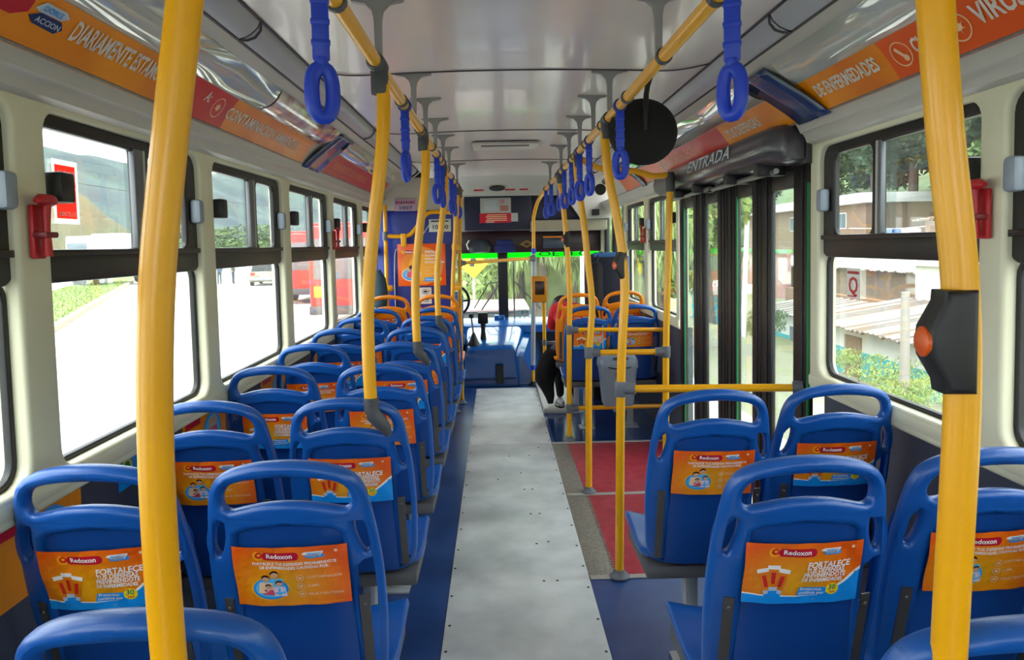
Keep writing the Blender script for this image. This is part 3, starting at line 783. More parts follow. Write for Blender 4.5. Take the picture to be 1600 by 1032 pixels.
# ================================================================== RAILS, POLES, STRAPS
RX, RZ, RR = .412, 2.03, .019
def rail(sd, y_end, tail, label):
    t = empty('ceiling_handrail', (sd * RX, 2.2, RZ), 0, label, 'handrail', 'ceiling handrails')
    o = B().tube([(0, Y0 + .3 - 2.2, 0), (0, 0, 0), (0, y_end - 2.2, 0)] if not tail else [(0, Y0 + .3 - 2.2, 0)] + [Vector(p) - Vector((sd * RX, 2.2, RZ)) for p in tail], RR, 14).build('tube', YELLOW, t)
    for y in [-1.2, -.3, .45, 1.05, 1.55, 2.05, 2.62, 3.25, 3.85, 4.4, 5.0, 5.6, 6.2]:
        pr = [(RR, -.012), (RR + .005, -.011), (RR + .006, 0), (RR + .005, .011), (RR, .012)]
        B().lathe(pr, 14, (0, y + .03 - 2.2, 0), 'y').build('collar', DGREY, t)
    for y in [-1.5, -.2, 1.15, 2.12, 3.02, 3.52, 4.08, 4.68, 5.25, 6.3]:
        k = B()
        zt = 2.2 + .02 * (1 - (.40 / .78) ** 2) - RZ
        prof = [(-.075, zt), (-.075, zt - .008), (-.035, zt - .016), (-.016, zt - .034), (-.011, zt - .06), (-.009, .016), (.009, .016), (.011, zt - .06), (.016, zt - .034), (.035, zt - .016), (.075, zt - .008), (.075, zt)]
        k.prism([(x + .006 * -sd, z) for x, z in prof], 'y', y - 2.2 - .011, y - 2.2 + .011)
        k.build('ceiling_bracket', mat('bracket_grey', '#8d8a8c', .45, metal=.2), t)
    return t
rail(-1, 6.9, None, 'yellow ceiling handrail above the left edge of the aisle')
rail(1, 7.3, crom([(RX, -1, RZ), (RX, 4, RZ), (RX, 6.9, RZ), (.405, 7.3, 2.01), (.36, 7.5, 1.93), (.32, 7.56, 1.78)], 5), 'yellow ceiling handrail above the right edge of the aisle')

def tee(k_parent, x, y, sd):
    k = B(); k.lathe([(.0255, -.045), (.027, -.04), (.027, .04), (.0255, .045)], 16, (x, y, RZ), 'y')
    k.lathe([(.024, -.085), (.026, -.08), (.026, -.01), (.02, 0)], 16, (x - sd * .004, y, RZ), 'z')
    return k.build('rail_clamp', DGREY, k_parent)
def shift(o, root): o.location = -root.location; return o
def seat_pole(y, label, near=False):
    t = empty('grab_pole', (-.463, y, .95), 0, label, 'pole', 'left grab poles')
    path = crom([(-.408, y, 2.03), (-.398, y, 1.93), (-.408, y, 1.78), (-.438, y, 1.57), (-.462, y, 1.36), (-.467, y, 1.18), (-.463, y, 1.0)], 5)
    shift(B().tube(path, .0195, 16).build('tube', YELLOW, t), t)
    shift(tee(t, -RX, y, -1), t)
    k = B()
    k.tube([(-.463, y, 1.052), (-.463, y, 1.02), (-.457, y, .998), (-.440, y + .003, .978), (-.424, y + .006, .955), (-.415, y + .008, .935)], [.0232, .0232, .024, .023, .018, .011], 12, flat=(1, 1))
    k.lathe([(.006, -.026), (.006, -.03), (.002, -.031)], 8, (-.463, y, 1.035), 'y')
    shift(k.build('seat_clamp', DGREY, t), t)
    return t
seat_pole(2.13, 'curved yellow grab pole clamped to the third row left aisle seat')
seat_pole(3.39, 'curved yellow grab pole clamped to the fifth row left aisle seat')
seat_pole(4.65, 'curved yellow grab pole clamped to the seventh row left aisle seat')
def floor_pole(path, label, name='grab_pole', group='floor poles', clamp=True, sd=1, r=.0195, base=True, m=YELLOW):
    p0 = Vector(path[-1])
    t = empty(name, p0, 0, label, 'pole', group)
    shift(B().tube(crom(path, 6), r, 16).build('tube', m, t), t)
    if clamp: shift(tee(t, sd * RX, path[0][1], sd), t)
    if base: shift(B().lathe([(.045, 0), (.046, .008), (.03, .018), (.024, .035), (r, .036)], 20, p0).build('base_flange', GREYP, t), t)
    return t
floor_pole([(-.405, .82, 2.03), (-.400, .82, 1.93), (-.415, .82, 1.80), (-.443, .82, 1.62), (-.466, .82, 1.45), (-.476, .82, 1.25), (-.472, .82, 1.0), (-.455, .82, .7), (-.44, .82, .003)], 'thick yellow grab pole closest to the viewer on the left', sd=-1)
PRN = floor_pole([(.405, .80, 2.03), (.402, .80, 1.93), (.408, .80, 1.80), (.424, .80, 1.62), (.444, .80, 1.45), (.449, .80, 1.3), (.440, .80, 1.05), (.430, .80, .7), (.43, .80, .003)], 'thick yellow grab pole closest to the viewer on the right', sd=1)
PA = floor_pole([(.408, 3.12, 2.03), (.400, 3.12, 1.95), (.412, 3.12, 1.80), (.445, 3.12, 1.62), (.470, 3.12, 1.45), (.478, 3.12, 1.28), (.464, 3.12, 1.05), (.455, 3.12, .8), (.447, 3.12, .4), (.44, 3.12, .003)], 'yellow floor pole at the rear corner of the red mat')
PB = floor_pole([(.408, 4.22, 2.03), (.400, 4.22, 1.95), (.415, 4.22, 1.80), (.440, 4.22, 1.6), (.458, 4.22, 1.4), (.480, 4.22, 1.15), (.470, 4.22, .98), (.457, 4.22, .8), (.45, 4.22, .4), (.445, 4.22, .003)], 'yellow floor pole between the two red mats')
PC = floor_pole([(.408, 5.36, 2.03), (.405, 5.36, 1.95), (.425, 5.36, 1.80), (.448, 5.36, 1.5), (.462, 5.36, 1.2), (.463, 5.36, 1.0), (.456, 5.36, .8), (.448, 5.36, .3), (.444, 5.36, .003)], 'yellow floor pole at the far end of the red mats')
def joint(parent, c, along, r=.027, m=GREYP):
    k = B(); c = Vector(c)
    k.lathe([(r - .002, -.034), (r, -.03), (r, .03), (r - .002, .034)], 14, c, 'z')
    a = Vector(along).normalized()
    k.tube([c, c + a * .065], r - .002, 14)
    return shift(k.build('bar_clamp', m, parent), parent)
def bar(p, q, label, r=.0165, clamps=(1, 1), m=YELLOW):
    p, q = Vector(p), Vector(q); d = (q - p).normalized()
    t = empty('cross_bar', p, 0, label, 'bar', 'yellow cross bars')
    shift(B().tube([p, p.lerp(q, .5), q], r, 14).build('tube', m, t), t)
    if clamps[0]: joint(t, p, d)
    if clamps[1] == 1: joint(t, q, -d)
    elif clamps[1] == 2: shift(B().tube([q - d * .04, q], .028, 14).build('wall_socket', GREYP, t), t)
    return t
bar((.456, 3.12, .855), (1.155, 2.86, .895), 'yellow cross bar from the rear floor pole to the door edge', clamps=(1, 2))
bar((.458, 4.22, .85), (.918, 4.22, .845), 'yellow cross bar between the middle floor pole and door pole')
bar((.458, 5.36, .85), (1.205, 5.36, .835), 'yellow upper cross bar behind the front blue seats', clamps=(1, 2))
bar((.449, 5.36, .252), (1.205, 5.36, .254), 'yellow lower cross bar near the floor behind the grey bin', clamps=(1, 2))
PE = floor_pole([(.952, 4.22, 1.90), (.948, 4.22, 1.80), (.935, 4.22, 1.4), (.918, 4.22, .85), (.913, 4.22, .3), (.91, 4.22, .004)], 'yellow door pole standing beside the folding entrance door', clamp=False)
shift(B().lathe([(.024, -.07), (.027, -.06), (.027, .03), (.02, .045)], 14, (.951, 4.22, 1.86)).build('top_elbow', DGREY, PE), PE)
t = empty('cross_bar', (RX, 4.22, RZ), 0, 'yellow overhead bar from the ceiling handrail to the door pole', 'bar', 'yellow cross bars')
shift(B().tube(crom([(RX, 4.22, 2.0), (.52, 4.22, 1.94), (.62, 4.22, 1.925), (.74, 4.22, 1.915), (.85, 4.22, 1.885), (.945, 4.22, 1.89)], 5), .018, 14).build('tube', YELLOW, t), t)
# silver pole by the engine cover
PD = empty('grab_pole', (.283, 7.57, .004), 0, 'silver floor pole with yellow ends beside the engine cover', 'pole')
shift(B().tube([(.315, 7.57, 1.44), (.286, 7.57, .18)], .024, 14).build('silver_sleeve', mat('silver_paint', '#a3a6b4', .35, metal=.2), PD), PD)
shift(B().tube([(.286, 7.57, .18), (.283, 7.57, .0)], .0185, 14).build('lower_tube', YELLOW, PD), PD)
shift(B().tube([(.32, 7.56, 1.80), (.315, 7.57, 1.44)], .0185, 14).build('upper_tube', YELLOW, PD), PD)
for z in (1.43, .19): shift(B().tube([(.2855 + .0298 * (z - .18) / 1.26, 7.57, z - .025), (.2862 + .0298 * (z - .18) / 1.26, 7.57, z + .025)], .0255, 14).build('blue_tape', STRAPB, PD), PD)
shift(B().lathe([(.055, 0), (.055, .01), (.026, .02), (.025, .04)], 16, (.283, 7.57, 0)).build('base_flange', BLACKP, PD), PD)
# poles around the partition
PFm = floor_pole([(-.412, 6.40, 2.03), (-.415, 6.40, 1.9), (-.44, 6.40, 1.6), (-.47, 6.40, 1.2), (-.478, 6.40, .9), (-.478, 6.40, .4), (-.478, 6.40, .003)], 'yellow floor pole beside the left orange aisle seat', sd=-1)
PG = floor_pole([(-.412, 6.75, 2.03), (-.40, 6.75, 1.95), (-.415, 6.75, 1.7), (-.427, 6.75, 1.3), (-.432, 6.75, .8), (-.434, 6.75, .003)], 'yellow floor pole at the aisle corner of the blue partition', sd=-1)
for z in (1.49, 1.13):
    k = B().box(-.475, -.405, 6.39, 6.77, z - .028, z + .028, .008)
    shift(k.build('pole_bracket', YELLOW, PG), PG)
bar((-.426, 6.76, 1.335), (.308, 7.55, 1.352), 'yellow cross bar spanning the aisle before the windscreen', r=.017)
PH_ = empty('grab_pole', (-1.085, 6.50, 0), 0, 'yellow wall pole between left window and blue partition', 'pole')
shift(B().tube([(-1.085, 6.50, 0), (-1.075, 6.50, 1.0), (-1.07, 6.5, 1.88)], .0185, 14).build('tube', YELLOW, PH_), PH_)
shift(B().lathe([(.026, -.04), (.027, 0), (.026, .04)], 14, (-1.073, 6.5, 1.60)).build('bar_clamp', GREYP, PH_), PH_)
shift(B().box(-1.11, -1.02, 6.475, 6.53, 1.10, 1.155, .01).build('pole_bracket', YELLOW, PH_), PH_)
t = empty('cross_bar', (-1.07, 6.5, 1.6), 0, 'bent yellow bar rising along the top of the blue partition', 'bar', 'yellow cross bars')
shift(B().tube(crom([(-1.06, 6.5, 1.60), (-.95, 6.5, 1.595), (-.87, 6.5, 1.60), (-.81, 6.5, 1.65), (-.72, 6.5, 1.77), (-.66, 6.5, 1.805), (-.56, 6.5, 1.805), (-.47, 6.5, 1.80)], 6), .019, 14).build('tube', YELLOW, t), t)
shift(B().box(-.935, -.885, 6.475, 6.525, 1.50, 1.62, .008).build('hanger', YELLOW, t), t)

# straps ------------------------------------------------------------------------
def strap_mesh():
    k = B(); k.lathe([(.0205, -.016), (.026, -.014), (.0265, 0), (.026, .014), (.0205, .016)], 16, (0, 0, 0), 'y')
    rg = k.mesh('hanger_ring', mat('strap_dark', '#122c86', .5))
    k = B()
    k.box(-.0165, .0165, -.006, .006, -.165, -.018, .004)
    for z in (-.05, -.09, -.13): k.box(-.0185, .0185, -.007, .007, z - .006, z + .006, .003)
    k.lathe([(.010, -.178), (.014, -.17), (.012, -.158)], 10)
    st = k.mesh('strap', STRAPB)
    k = B(); pts = []
    for i in range(28):
        a = 2 * math.pi * i / 28
        s_, c_ = math.sin(a), math.cos(a)
        pts.append((math.copysign(abs(s_) ** .8, s_) * .0205, 0, -.226 + .047 * math.copysign(abs(c_) ** .85, c_)))
    k.tube(pts, .0125, 12, closed=True, flat=(1.0, 1.2))
    hd = k.mesh('handle', STRAPB)
    return rg, st, hd
SRG, SST, SHD = strap_mesh()
def strap(sd, y, rz, label, tilt=0.0):
    t = empty('hand_strap', (sd * RX, y, RZ), 0, label, 'strap', 'blue hand straps')
    new_obj('hanger_ring', SRG, t)
    a = new_obj('strap', SST, t); a.rotation_euler = (tilt, 0, rz * .5)
    b = new_obj('handle', SHD, t); b.rotation_euler = (tilt, 0, rz)
names = ['nearest the viewer', 'second from the viewer', 'third from the viewer', 'fourth from the viewer', 'fifth from the viewer', 'sixth from the viewer', 'seventh from the viewer', 'eighth from the viewer', 'ninth from the viewer']
for i, (y, rz) in enumerate(((1.43, .45), (2.74, 1.3), (4.2, .5), (4.62, 1.2), (5.55, 1.0), (6.0, 1.3), (6.55, .4))):
    strap(-1, y, rz, 'blue hand strap on the left ceiling rail, %s' % names[i])
for i, (y, rz) in enumerate(((1.485, -.85), (2.81, -.5), (3.74, -.9), (4.16, -.45), (4.6, -.9), (5.1, -.5), (5.5, -1.1), (6.3, -.3), (6.95, -.6))):
    strap(1, y, rz, 'blue hand strap on the right ceiling rail, %s' % names[i])

# stop buttons --------------------------------------------------------------------
def stop_box(x, y, z, sc_, label, ang=0):
    t = empty('stop_button', (x, y, z), ang, label, 'button', 'stop request buttons')
    hh = .062
    pr = [(-.036, 0), (-.034, .018), (-.018, hh * .78), (-.017, hh), (.021, hh), (.021, -hh), (-.015, -hh), (-.017, -hh * .78), (-.034, -.018)]
    bm = plate2d(pr, [], .046, .008, 2)
    for v in bm.verts: v.co = Vector((v.co.x * sc_, v.co.z * sc_, v.co.y * sc_))
    new_obj('housing', finish(bm, 'housing', BLACKP, 40), t)
    B().lathe([(.0185 * sc_, 0), (.0185 * sc_, -.004), (.015 * sc_, -.0065), (.002, -.007)], 20, (-.0325 * sc_, -.004 * sc_, 0), 'x').build('push_button', mat('button_orange', '#d0540e', .35), t)
    return t
stop_box(.433, .795, 1.381, .94, 'black stop request box with orange button on the near right pole', -.12)
stop_box(.463, 3.12, 1.40, .95, 'black stop request box on the rear floor pole by the red mat', .3)
stop_box(.448, 5.36, 1.53, .95, 'black stop request box on the far floor pole by the red mats', .3)

# round mirror ----------------------------------------------------------------------
t = empty('round_mirror', (.56, 2.95, 2.2), 0, 'round black backed convex mirror hanging from the ceiling', 'mirror')
mb = B().lathe([(.002, -.05), (.06, -.045), (.11, -.03), (.134, -.008), (.140, .004), (.136, .01)], 40, (0, 0, 0), 'y')
o = mb.build('mirror_back', mat('mirror_black', '#070507', .8, var=.2), t); o.location = (-.03, 0, -.25); o.rotation_euler = (math.radians(-8), 0, math.radians(-6))
B().lathe([(.13, .0), (.13, .004), (.08, .014), (.002, .02)], 40, (0, .008, 0), 'y').build('mirror_glass', mat('mirror_glass', '#dddddd', .03, metal=1.0, var=0), o)
B().tube([(0, 0, 0), (0, -.005, -.03), (-.012, -.01, -.07), (-.022, -.03, -.11), (-.028, -.05, -.19), (-.03, -.05, -.25)], [.02, .013, .011, .011, .013, .012], 10).build('stem', BLACKP, t)

# ================================================================== CEILING ADVERTS
def advert(side, a, b, sections, texts, icons, label, s1=.52):
    """sections: (y0,y1,material); texts: (body,y,size,s,width,mat); icons: (y,s,kind)"""
    t = empty('advertising_panel', (0, (a + b) / 2, 0), 0, label, 'advert', 'ceiling cove adverts')
    def fn(u, v, h): return (lambda p: (p[0], p[1] - (a + b) / 2, p[2]))(cove(side, u, v, .002 + h))
    for (y0, y1, m) in sections:
        g = Print(); g.grid(y0, y1, .0, s1, m, 0, 8, 6); g.build('panel_section', fn, t)
    d = 1 if side < 0 else -1
    K = .188           # metres along the cove for s = 1 times a constant
    for (body, y, size, s, w, m) in texts:
        l = Print()
        vs, fs = text_geo(body, size, .028, 0, 'LEFT', w)
        base = len(l.v); l.v += [(y + d * x, s + yy / .30, 2) for x, yy in vs]
        l.f += [tuple(base + i for i in f) for f in fs]; l.m += [l._mi(m)] * len(fs)
        l.build('lettering', fn, t)
    for (y, s, kind) in icons:
        l = Print(); rr = .042
        for q in (0,):
            n_ = 28
            for i in range(n_):
                a0, a1 = 2 * math.pi * i / n_, 2 * math.pi * (i + 1) / n_
                l.poly([(y + rr * math.cos(a0), s + rr / .28 * math.sin(a0)), (y + rr * math.cos(a1), s + rr / .28 * math.sin(a1)), (y + .9 * rr * math.cos(a1), s + .9 * rr / .28 * math.sin(a1)), (y + .9 * rr * math.cos(a0), s + .9 * rr / .28 * math.sin(a0))], A_PALE, 2)
        if kind == 'thermo':
            c_, s_ = math.cos(.6), math.sin(.6)
            for pl in ([(-.006, -.02), (.006, -.02), (.006, .027), (-.006, .027)], ellipse(0, -.02, .011, .011, 14)):
                l.poly([(y + d * (x * c_ - z * s_), s + (x * s_ + z * c_) / .28) for x, z in pl], A_PALE, 2)
        else:
            l.poly([(y + x, s + z / .28) for x, z in ellipse(0, 0, .015, .012, 14)], A_PALE, 2)
            for i in range(7):
                an = i * .9
                l.poly([(y + .014 * math.cos(an - .15), s + .012 * math.sin(an - .15) / .28), (y + .027 * math.cos(an), s + .025 * math.sin(an) / .28), (y + .014 * math.cos(an + .15), s + .012 * math.sin(an + .15) / .28)], A_PALE, 2)
        l.build('icon', fn, t)
    return t, fn
PALE = mat('print_cream', '#dccfc6', .4)
tL, fL = advert(-1, -.2, 3.76, [(-.2, 2.28, A_OR), (2.28, 2.66, A_RED), (2.66, 3.76, A_OR)],
       [('DIARIAMENTE ESTAMOS', 1.685, .082, .24, .50, PALE), ('A:', 2.43, .06, .29, .8, PALE), ('CONTAMINACION AMBIENTAL', 2.64, .075, .2, .86, PALE)],
       [(2.555, .28, 'virus')], 'orange ceiling advert above the left windows with large pale lettering')
g = Print()
g.poly([(1.035, .22), (1.495, .22), (1.535, .30), (1.535, .40), (1.495, .48), (1.035, .48)], A_WINE, 2)
vs, fs = text_geo('Redoxon', .085, .02, 0, 'LEFT', 1.0); base = len(g.v); g.v += [(1.14 + x, .30 + y / .30, 4) for x, y in vs]; g.f += [tuple(base + i for i in f) for f in fs]; g.m += [g._mi(A_WHITE)] * len(fs)
g.poly([(1.545, .36), (1.565, .44), (1.635, .44), (1.655, .40), (1.635, .35), (1.56, .34)], A_GREY, 3)
g.poly([(1.54, .28), (1.57, .34), (1.64, .34), (1.655, .28), (1.635, .22), (1.56, .23)], A_NAVY, 3)
for b_, y_, s_ in (('DOBLE', 1.566, .365), ('ACCION', 1.562, .255)):
    vs, fs = text_geo(b_, .022, .015, 0, 'LEFT', .95); base = len(g.v); g.v += [(y_ + x, s_ + y / .30, 5) for x, y in vs]; g.f += [tuple(base + i for i in f) for f in fs]; g.m += [g._mi(A_CYAN if b_ == 'DOBLE' else A_GREY)] * len(fs)
g.build('logo', fL, tL)
def band(side, a, b, label):
    t = empty('cove_band', (0, (a + b) / 2, 0), 0, label, 'band', 'dark blue cove bands')
    k = B().sheet(lambda s, y: (lambda p: (p[0], p[1] - (a + b) / 2, p[2]))(cove(side, y + .16 * (s - .0) * .9, s, .006 + .014 * math.sin(math.pi * s))), lsp(-.02, 1.0, 12), lsp(a, b, 4))
    o = k.build('strip', A_NAVY, t)
    md = o.modifiers.new('solid', 'SOLIDIFY'); md.thickness = .004
    return t
band(-1, 3.78, 4.12, 'dark blue cove band between the left ceiling adverts')
band(1, 2.47, 2.72, 'dark blue cove band between the right ceiling adverts')
advert(-1, 4.2, 6.3, [(4.2, 6.3, A_RED)], [('PREVINIENDOTE DE ENFERMEDADES', 4.35, .075, .2, .85, mat('print_salmon', '#e78a63', .4))], [], 'red orange ceiling advert at the far end of the left cove')
# reddish picture card in the upper cove, left
t = empty('picture_card', (0, 3.4, 0), 0, 'glossy red and white picture card in the upper left cove', 'advert')
pic = mat('picture_red', '#b02238', .12, var=.3, scale=7, second='#e9dede', coat=.6)
fc = lambda u, v, h: (lambda p: (p[0], p[1] - 3.4, p[2]))(cove(-1, u, v, .003 + h + bulge(v, u)))
Print().grid(2.86, 4.0, .53, 1.0, pic, 0, 16, 10).build('card', fc, t)
tR, fR = advert(1, -.2, 2.45, [(-.2, 2.04, A_OR2), (2.04, 2.62, A_OR)],
       [('DE ENFERMEDADES', 2.485, .075, .22, .60, PALE), ('CLIMA', 1.915, .07, .22, .62, PALE), ('VIRUS Y BACTERIAS', 1.665, .085, .22, .7, PALE)],
       [(1.97, .28, 'thermo'), (1.73, .28, 'virus')], 'orange ceiling advert above the near right window with thermometer icon')
advert(1, 2.64, 4.75, [(2.64, 3.50, A_OR), (3.50, 4.75, A_RED)],
       [('TUS DEFENSAS', 3.44, .075, .2, .82, PALE), ('FORTALECE', 4.55, .1, .2, 1.0, mat('print_salmon', '#e78a63', .4))], [], 'orange and red ceiling advert above the entrance door')
advert(1, 4.8, 6.3, [(4.8, 6.3, A_OR2)], [], [], 'deep orange ceiling advert at the far end of the right cove')
band(1, 5.45, 5.6, 'narrow dark blue cove band at the far right')

# ================================================================== SMALL WALL THINGS
def hammer(side, y, label):
    s = side; X = s * 1.135
    t = empty('emergency_hammer', (X, y, 1.5), 0, label, 'hammer', 'emergency hammers')
    k = B().box(*sorted((0, s * .012)), -.022, .022, -.01, .115, .004); k.build('holder', REDP, t)
    k = B().tube([(-s * .016, 0, -.005), (-s * .016, 0, .06), (-s * .018, 0, .115)], [.011, .008, .011], 10); k.build('handle', REDP, t)
    k = B().tube([(-s * .018, -.036, .122), (-s * .018, -.02, .125), (-s * .018, .02, .125), (-s * .018, .036, .122)], [.007, .014, .014, .007], 10); k.build('head', REDP, t)
    B().box(*sorted((s * .004, -s * .03)), -.024, .024, .038, .052, .004).build('clip', mat('red_dark', '#7d0f18', .4), t)
hammer(-1, 1.69, 'red emergency hammer on the nearest left window pillar')
hammer(-1, 4.76, 'red emergency hammer on a far left window pillar')
hammer(1, 1.775, 'red emergency hammer on the right pillar behind the yellow pole')
hammer(1, 5.9, 'red emergency hammer on the far right pillar')
# emergency sticker on left glass
def film(nm, c):
    m = bpy.data.materials.new(nm); m.use_nodes = True; nt = m.node_tree; b = nt.nodes['Principled BSDF']
    tc = nt.nodes.new('ShaderNodeTexCoord'); nz = nt.nodes.new('ShaderNodeTexNoise'); nz.inputs['Scale'].default_value = 8; rp = nt.nodes.new('ShaderNodeValToRGB')
    rp.color_ramp.elements[0].color = tuple(x * .9 for x in lin(c)[:3]) + (1,); rp.color_ramp.elements[1].color = lin(c)
    nt.links.new(tc.outputs['Object'], nz.inputs['Vector']); nt.links.new(nz.outputs['Fac'], rp.inputs['Fac']); nt.links.new(rp.outputs[0], b.inputs['Base Color'])
    tl = nt.nodes.new('ShaderNodeBsdfTranslucent'); nt.links.new(rp.outputs[0], tl.inputs['Color']); mx = nt.nodes.new('ShaderNodeMixShader'); mx.inputs[0].default_value = .45
    nt.links.new(b.outputs[0], mx.inputs[1]); nt.links.new(tl.outputs[0], mx.inputs[2]); nt.links.new(mx.outputs[0], nt.nodes['Material Output'].inputs['Surface'])
    return m
FRED, FWHITE = film('film_red', '#d8271a'), film('film_white', '#f0ece4')
t = empty('warning_sticker', (-1.193, 1.90, 1.66), 0, 'red emergency exit sticker with white lettering on the left window', 'sticker')
def fs_(u, v, h): return (h, u, v)
B().sheet(lambda u, v: (0, u, v), [-.055, -.044], [-.105, .105]).sheet(lambda u, v: (0, u, v), [.044, .055], [-.105, .105]).sheet(lambda u, v: (0, u, v), [-.044, .044], [-.105, -.088]).sheet(lambda u, v: (0, u, v), [-.044, .044], [.088, .105]).build('border', FWHITE, t)
pr = Print().poly([(-.044, -.088), (.044, -.088), (.044, .088), (-.044, .088)], FRED, 0)
for i, b_ in enumerate(('SALIDA DE', 'EMERGENCIA', 'USE EL', 'MARTILLO')):
    pr.text(b_, 0, .055 - .045 * i, .021, A_WHITE, 4, .01, 0, 'CENTER', .72)
pr.build('print', fs_, t); t.scale = (1, 1, .78)
# route sticker on right glass
t = empty('route_sticker', (1.2, 2.545, 1.335), 0, 'white sticker with a red letter Q on the right window', 'sticker')
def fr_(u, v, h): return (-h, -u, v)
B().box(0, .001, -.05, .05, -.055, .055).build('sheet', A_WHITE, t)
pr = Print().text('Q', 0, -.035, .085, A_RED, 2, .015, 0, 'CENTER')
for i in range(9): pr.poly([(-.042 + .0095 * i, .034), (-.035 + .0095 * i, .034), (-.035 + .0095 * i, .044), (-.042 + .0095 * i, .044)], A_RED, 2)
pr.poly([(-.04, -.048), (.01, -.048), (.01, -.044), (-.04, -.044)], A_RED, 2)
pr.build('print', fr_, t)
# posters on the lower left wall
for i, y in enumerate((1.72, 2.75, 3.6, 4.5)):
    t = empty('wall_poster', (-1.212, y, .80), 0, ['orange poster on the lower left wall nearest the viewer', 'orange poster low on the left wall by the second window', 'orange poster low on the left wall by the third window', 'orange poster low on the left wall by the fourth window'][i], 'poster', 'lower wall posters')
    B().box(-.002, 0, -.20, .20, -.11, .105).build('sheet', A_OR, t)
    p = Print().poly(ellipse(.06, 0, .085, .07), A_CYAN, 2).poly(ellipse(.06, .004, .07, .055), A_SKY, 3)
    p.poly(ellipse(.04, .03, .018, .022, 12), A_SKIN, 5).poly(ellipse(.08, .035, .018, .022, 12), A_SKIN, 5).poly([(.015, -.04), (.11, -.04), (.10, .012), (.02, .012)], A_PINK, 4)
    p.poly([(-.18, .05), (-.05, .05), (-.05, .085), (-.18, .085)], A_WINE, 2)
    p.build('picture', fs_, t)
    if i == 0:
        t2 = empty('wall_poster', (-1.212, 2.18, .85), 0, 'bright blue poster end showing on the left wall beside the pole', 'poster', 'lower wall posters')
        B().box(-.002, 0, -.07, .07, -.06, .06).build('sheet', A_CYAN, t2)
        Print().poly(ellipse(-.02, .0, .03, .03), A_YEL, 2).poly(ellipse(-.02, 0, .02, .02), A_GREEN, 3).build('print', fs_, t2)

# ================================================================== PARTITION, POSTER
t = empty('partition', (-.8, 6.60, 0), 0, 'blue partition wall behind the driver with white piping', 'partition')
bm = plate2d(rrect(-1.2, -.47, .0, 1.83, .05), [], .04, .008)
for v in bm.verts: v.co = Vector((v.co.x + .8, v.co.z, v.co.y))
new_obj('panel', finish(bm, 'panel', BLUEV, 40), t)
B().box(-.4, .33, -.02, .02, 1.83, 2.12, .005).build('upper_panel', IVORYG, t)
pp = crom([(-.15, -.024, .2), (-.21, -.024, .9), (-.205, -.024, 1.40), (-.17, -.024, 1.485), (-.06, -.024, 1.5), (.02, -.024, 1.56), (.12, -.024, 1.70), (.17, -.024, 1.72), (.31, -.024, 1.72)], 5)
B().tube(pp, .005, 6).build('piping', mat('piping_white', '#c9ccd8', .4), t)
t = empty('notice_plate', (-.895, 6.575, 1.88), 0, 'lilac notice plate with small lettering above the blue partition', 'notice')
B().box(-.10, .10, -.006, 0, -.055, .055, .002).build('plate', mat('lilac_card', '#b79ab8', .5), t)
def ff(u, v, h): return (u, -.007 - h, v)
pr = Print().text('1007', 0, -.042, .045, A_NAVY, 1, .02, 0, 'CENTER', 1.4)
for i in range(8): pr.poly([(-.085 + .022 * i, .01), (-.07 + .022 * i, .01), (-.07 + .022 * i, .035), (-.085 + .022 * i, .035)], A_WINE if i % 2 else A_NAVY, 1)
pr.build('lettering', ff, t)
t = empty('number_plate', (-.585, 6.56, 1.69), 0, 'white number plate on the blue partition above the big poster', 'notice')
B().box(-.10, .10, -.006, 0, -.06, .055, .002).build('plate', mat('card_white', '#c6cbc4', .5), t)
Print().text('10000', 0, -.035, .055, A_BLK, 1, .02, 0, 'CENTER', 1.1).poly([(-.08, .03), (.08, .03), (.08, .042), (-.08, .042)], A_BLK, 1).build('lettering', ff, t)
t = empty('large_poster', (-.753, 6.49, 1.335), 0, 'large orange advertising poster hanging on the blue partition', 'poster')
B().box(-.215, .215, -.004, 0, -.19, .19, .001).build('sheet', A_OR2, t)
p = Print().poly(ellipse(0, -.01, .19, .17, 30), A_OR, 1).poly(ellipse(0, -.02, .12, .12, 30), A_YE, 2)
p.poly(ellipse(-.095, -.085, .088, .062), A_PALE, 3).poly(ellipse(-.095, -.085, .078, .054), A_CYAN, 4).poly(ellipse(-.095, -.08, .066, .044), A_SKY, 5)
p.poly([(-.135, -.115), (-.055, -.115), (-.06, -.055), (-.13, -.055)], A_PINK, 6).poly(ellipse(-.115, -.045, .014, .018, 12), A_SKIN, 7).poly(ellipse(-.08, -.04, .014, .018, 12), A_SKIN, 7).poly(ellipse(-.098, -.022, .018, .02, 12), A_HAIR, 7)
p.build('picture', lambda u, v, h: (u, -.005 - h, v), t, .0005)
p = Print().poly([(-.15, .10), (-.03, .10), (-.03, .135), (-.15, .135)], A_WINE, 3).text('Redoxon', -.145, .108, .028, A_WHITE, 4, .02).poly(ellipse(-.165, .118, .02, .02, 16), A_YE, 3)
for i, b_ in enumerate(('FORTALECE', 'TUS DEFENSAS', 'PREVINIENDOTE', 'DE ENFERMEDADES')): p.text(b_, .03, .105 - .03 * i, .03 if i == 0 else .023, A_WHITE, 4, .03, .1, width=.85)
for i in range(3): p.text(('CONTAMINACION', 'CLIMA', 'VIRUS Y BACTERIAS')[i], .03, -.03 - .03 * i, .016, A_PALE, 4, .01)
p.poly([(.02, -.15), (.13, -.15), (.14, -.115), (.02, -.115)], A_CYAN, 3).text('Proteccion', .03, -.14, .02, A_WHITE, 4, .01).poly(ellipse(.155, -.13, .022, .022, 16), A_YEL, 3).text('30', .143, -.138, .022, A_GREEN, 4, .02)
p.build('lettering', lambda u, v, h: (u, -.005 - h, v), t, .0006)
t = empty('notice_card', (-.735, 6.575, 1.05), 0, 'white card with black symbols below the big orange poster', 'notice')
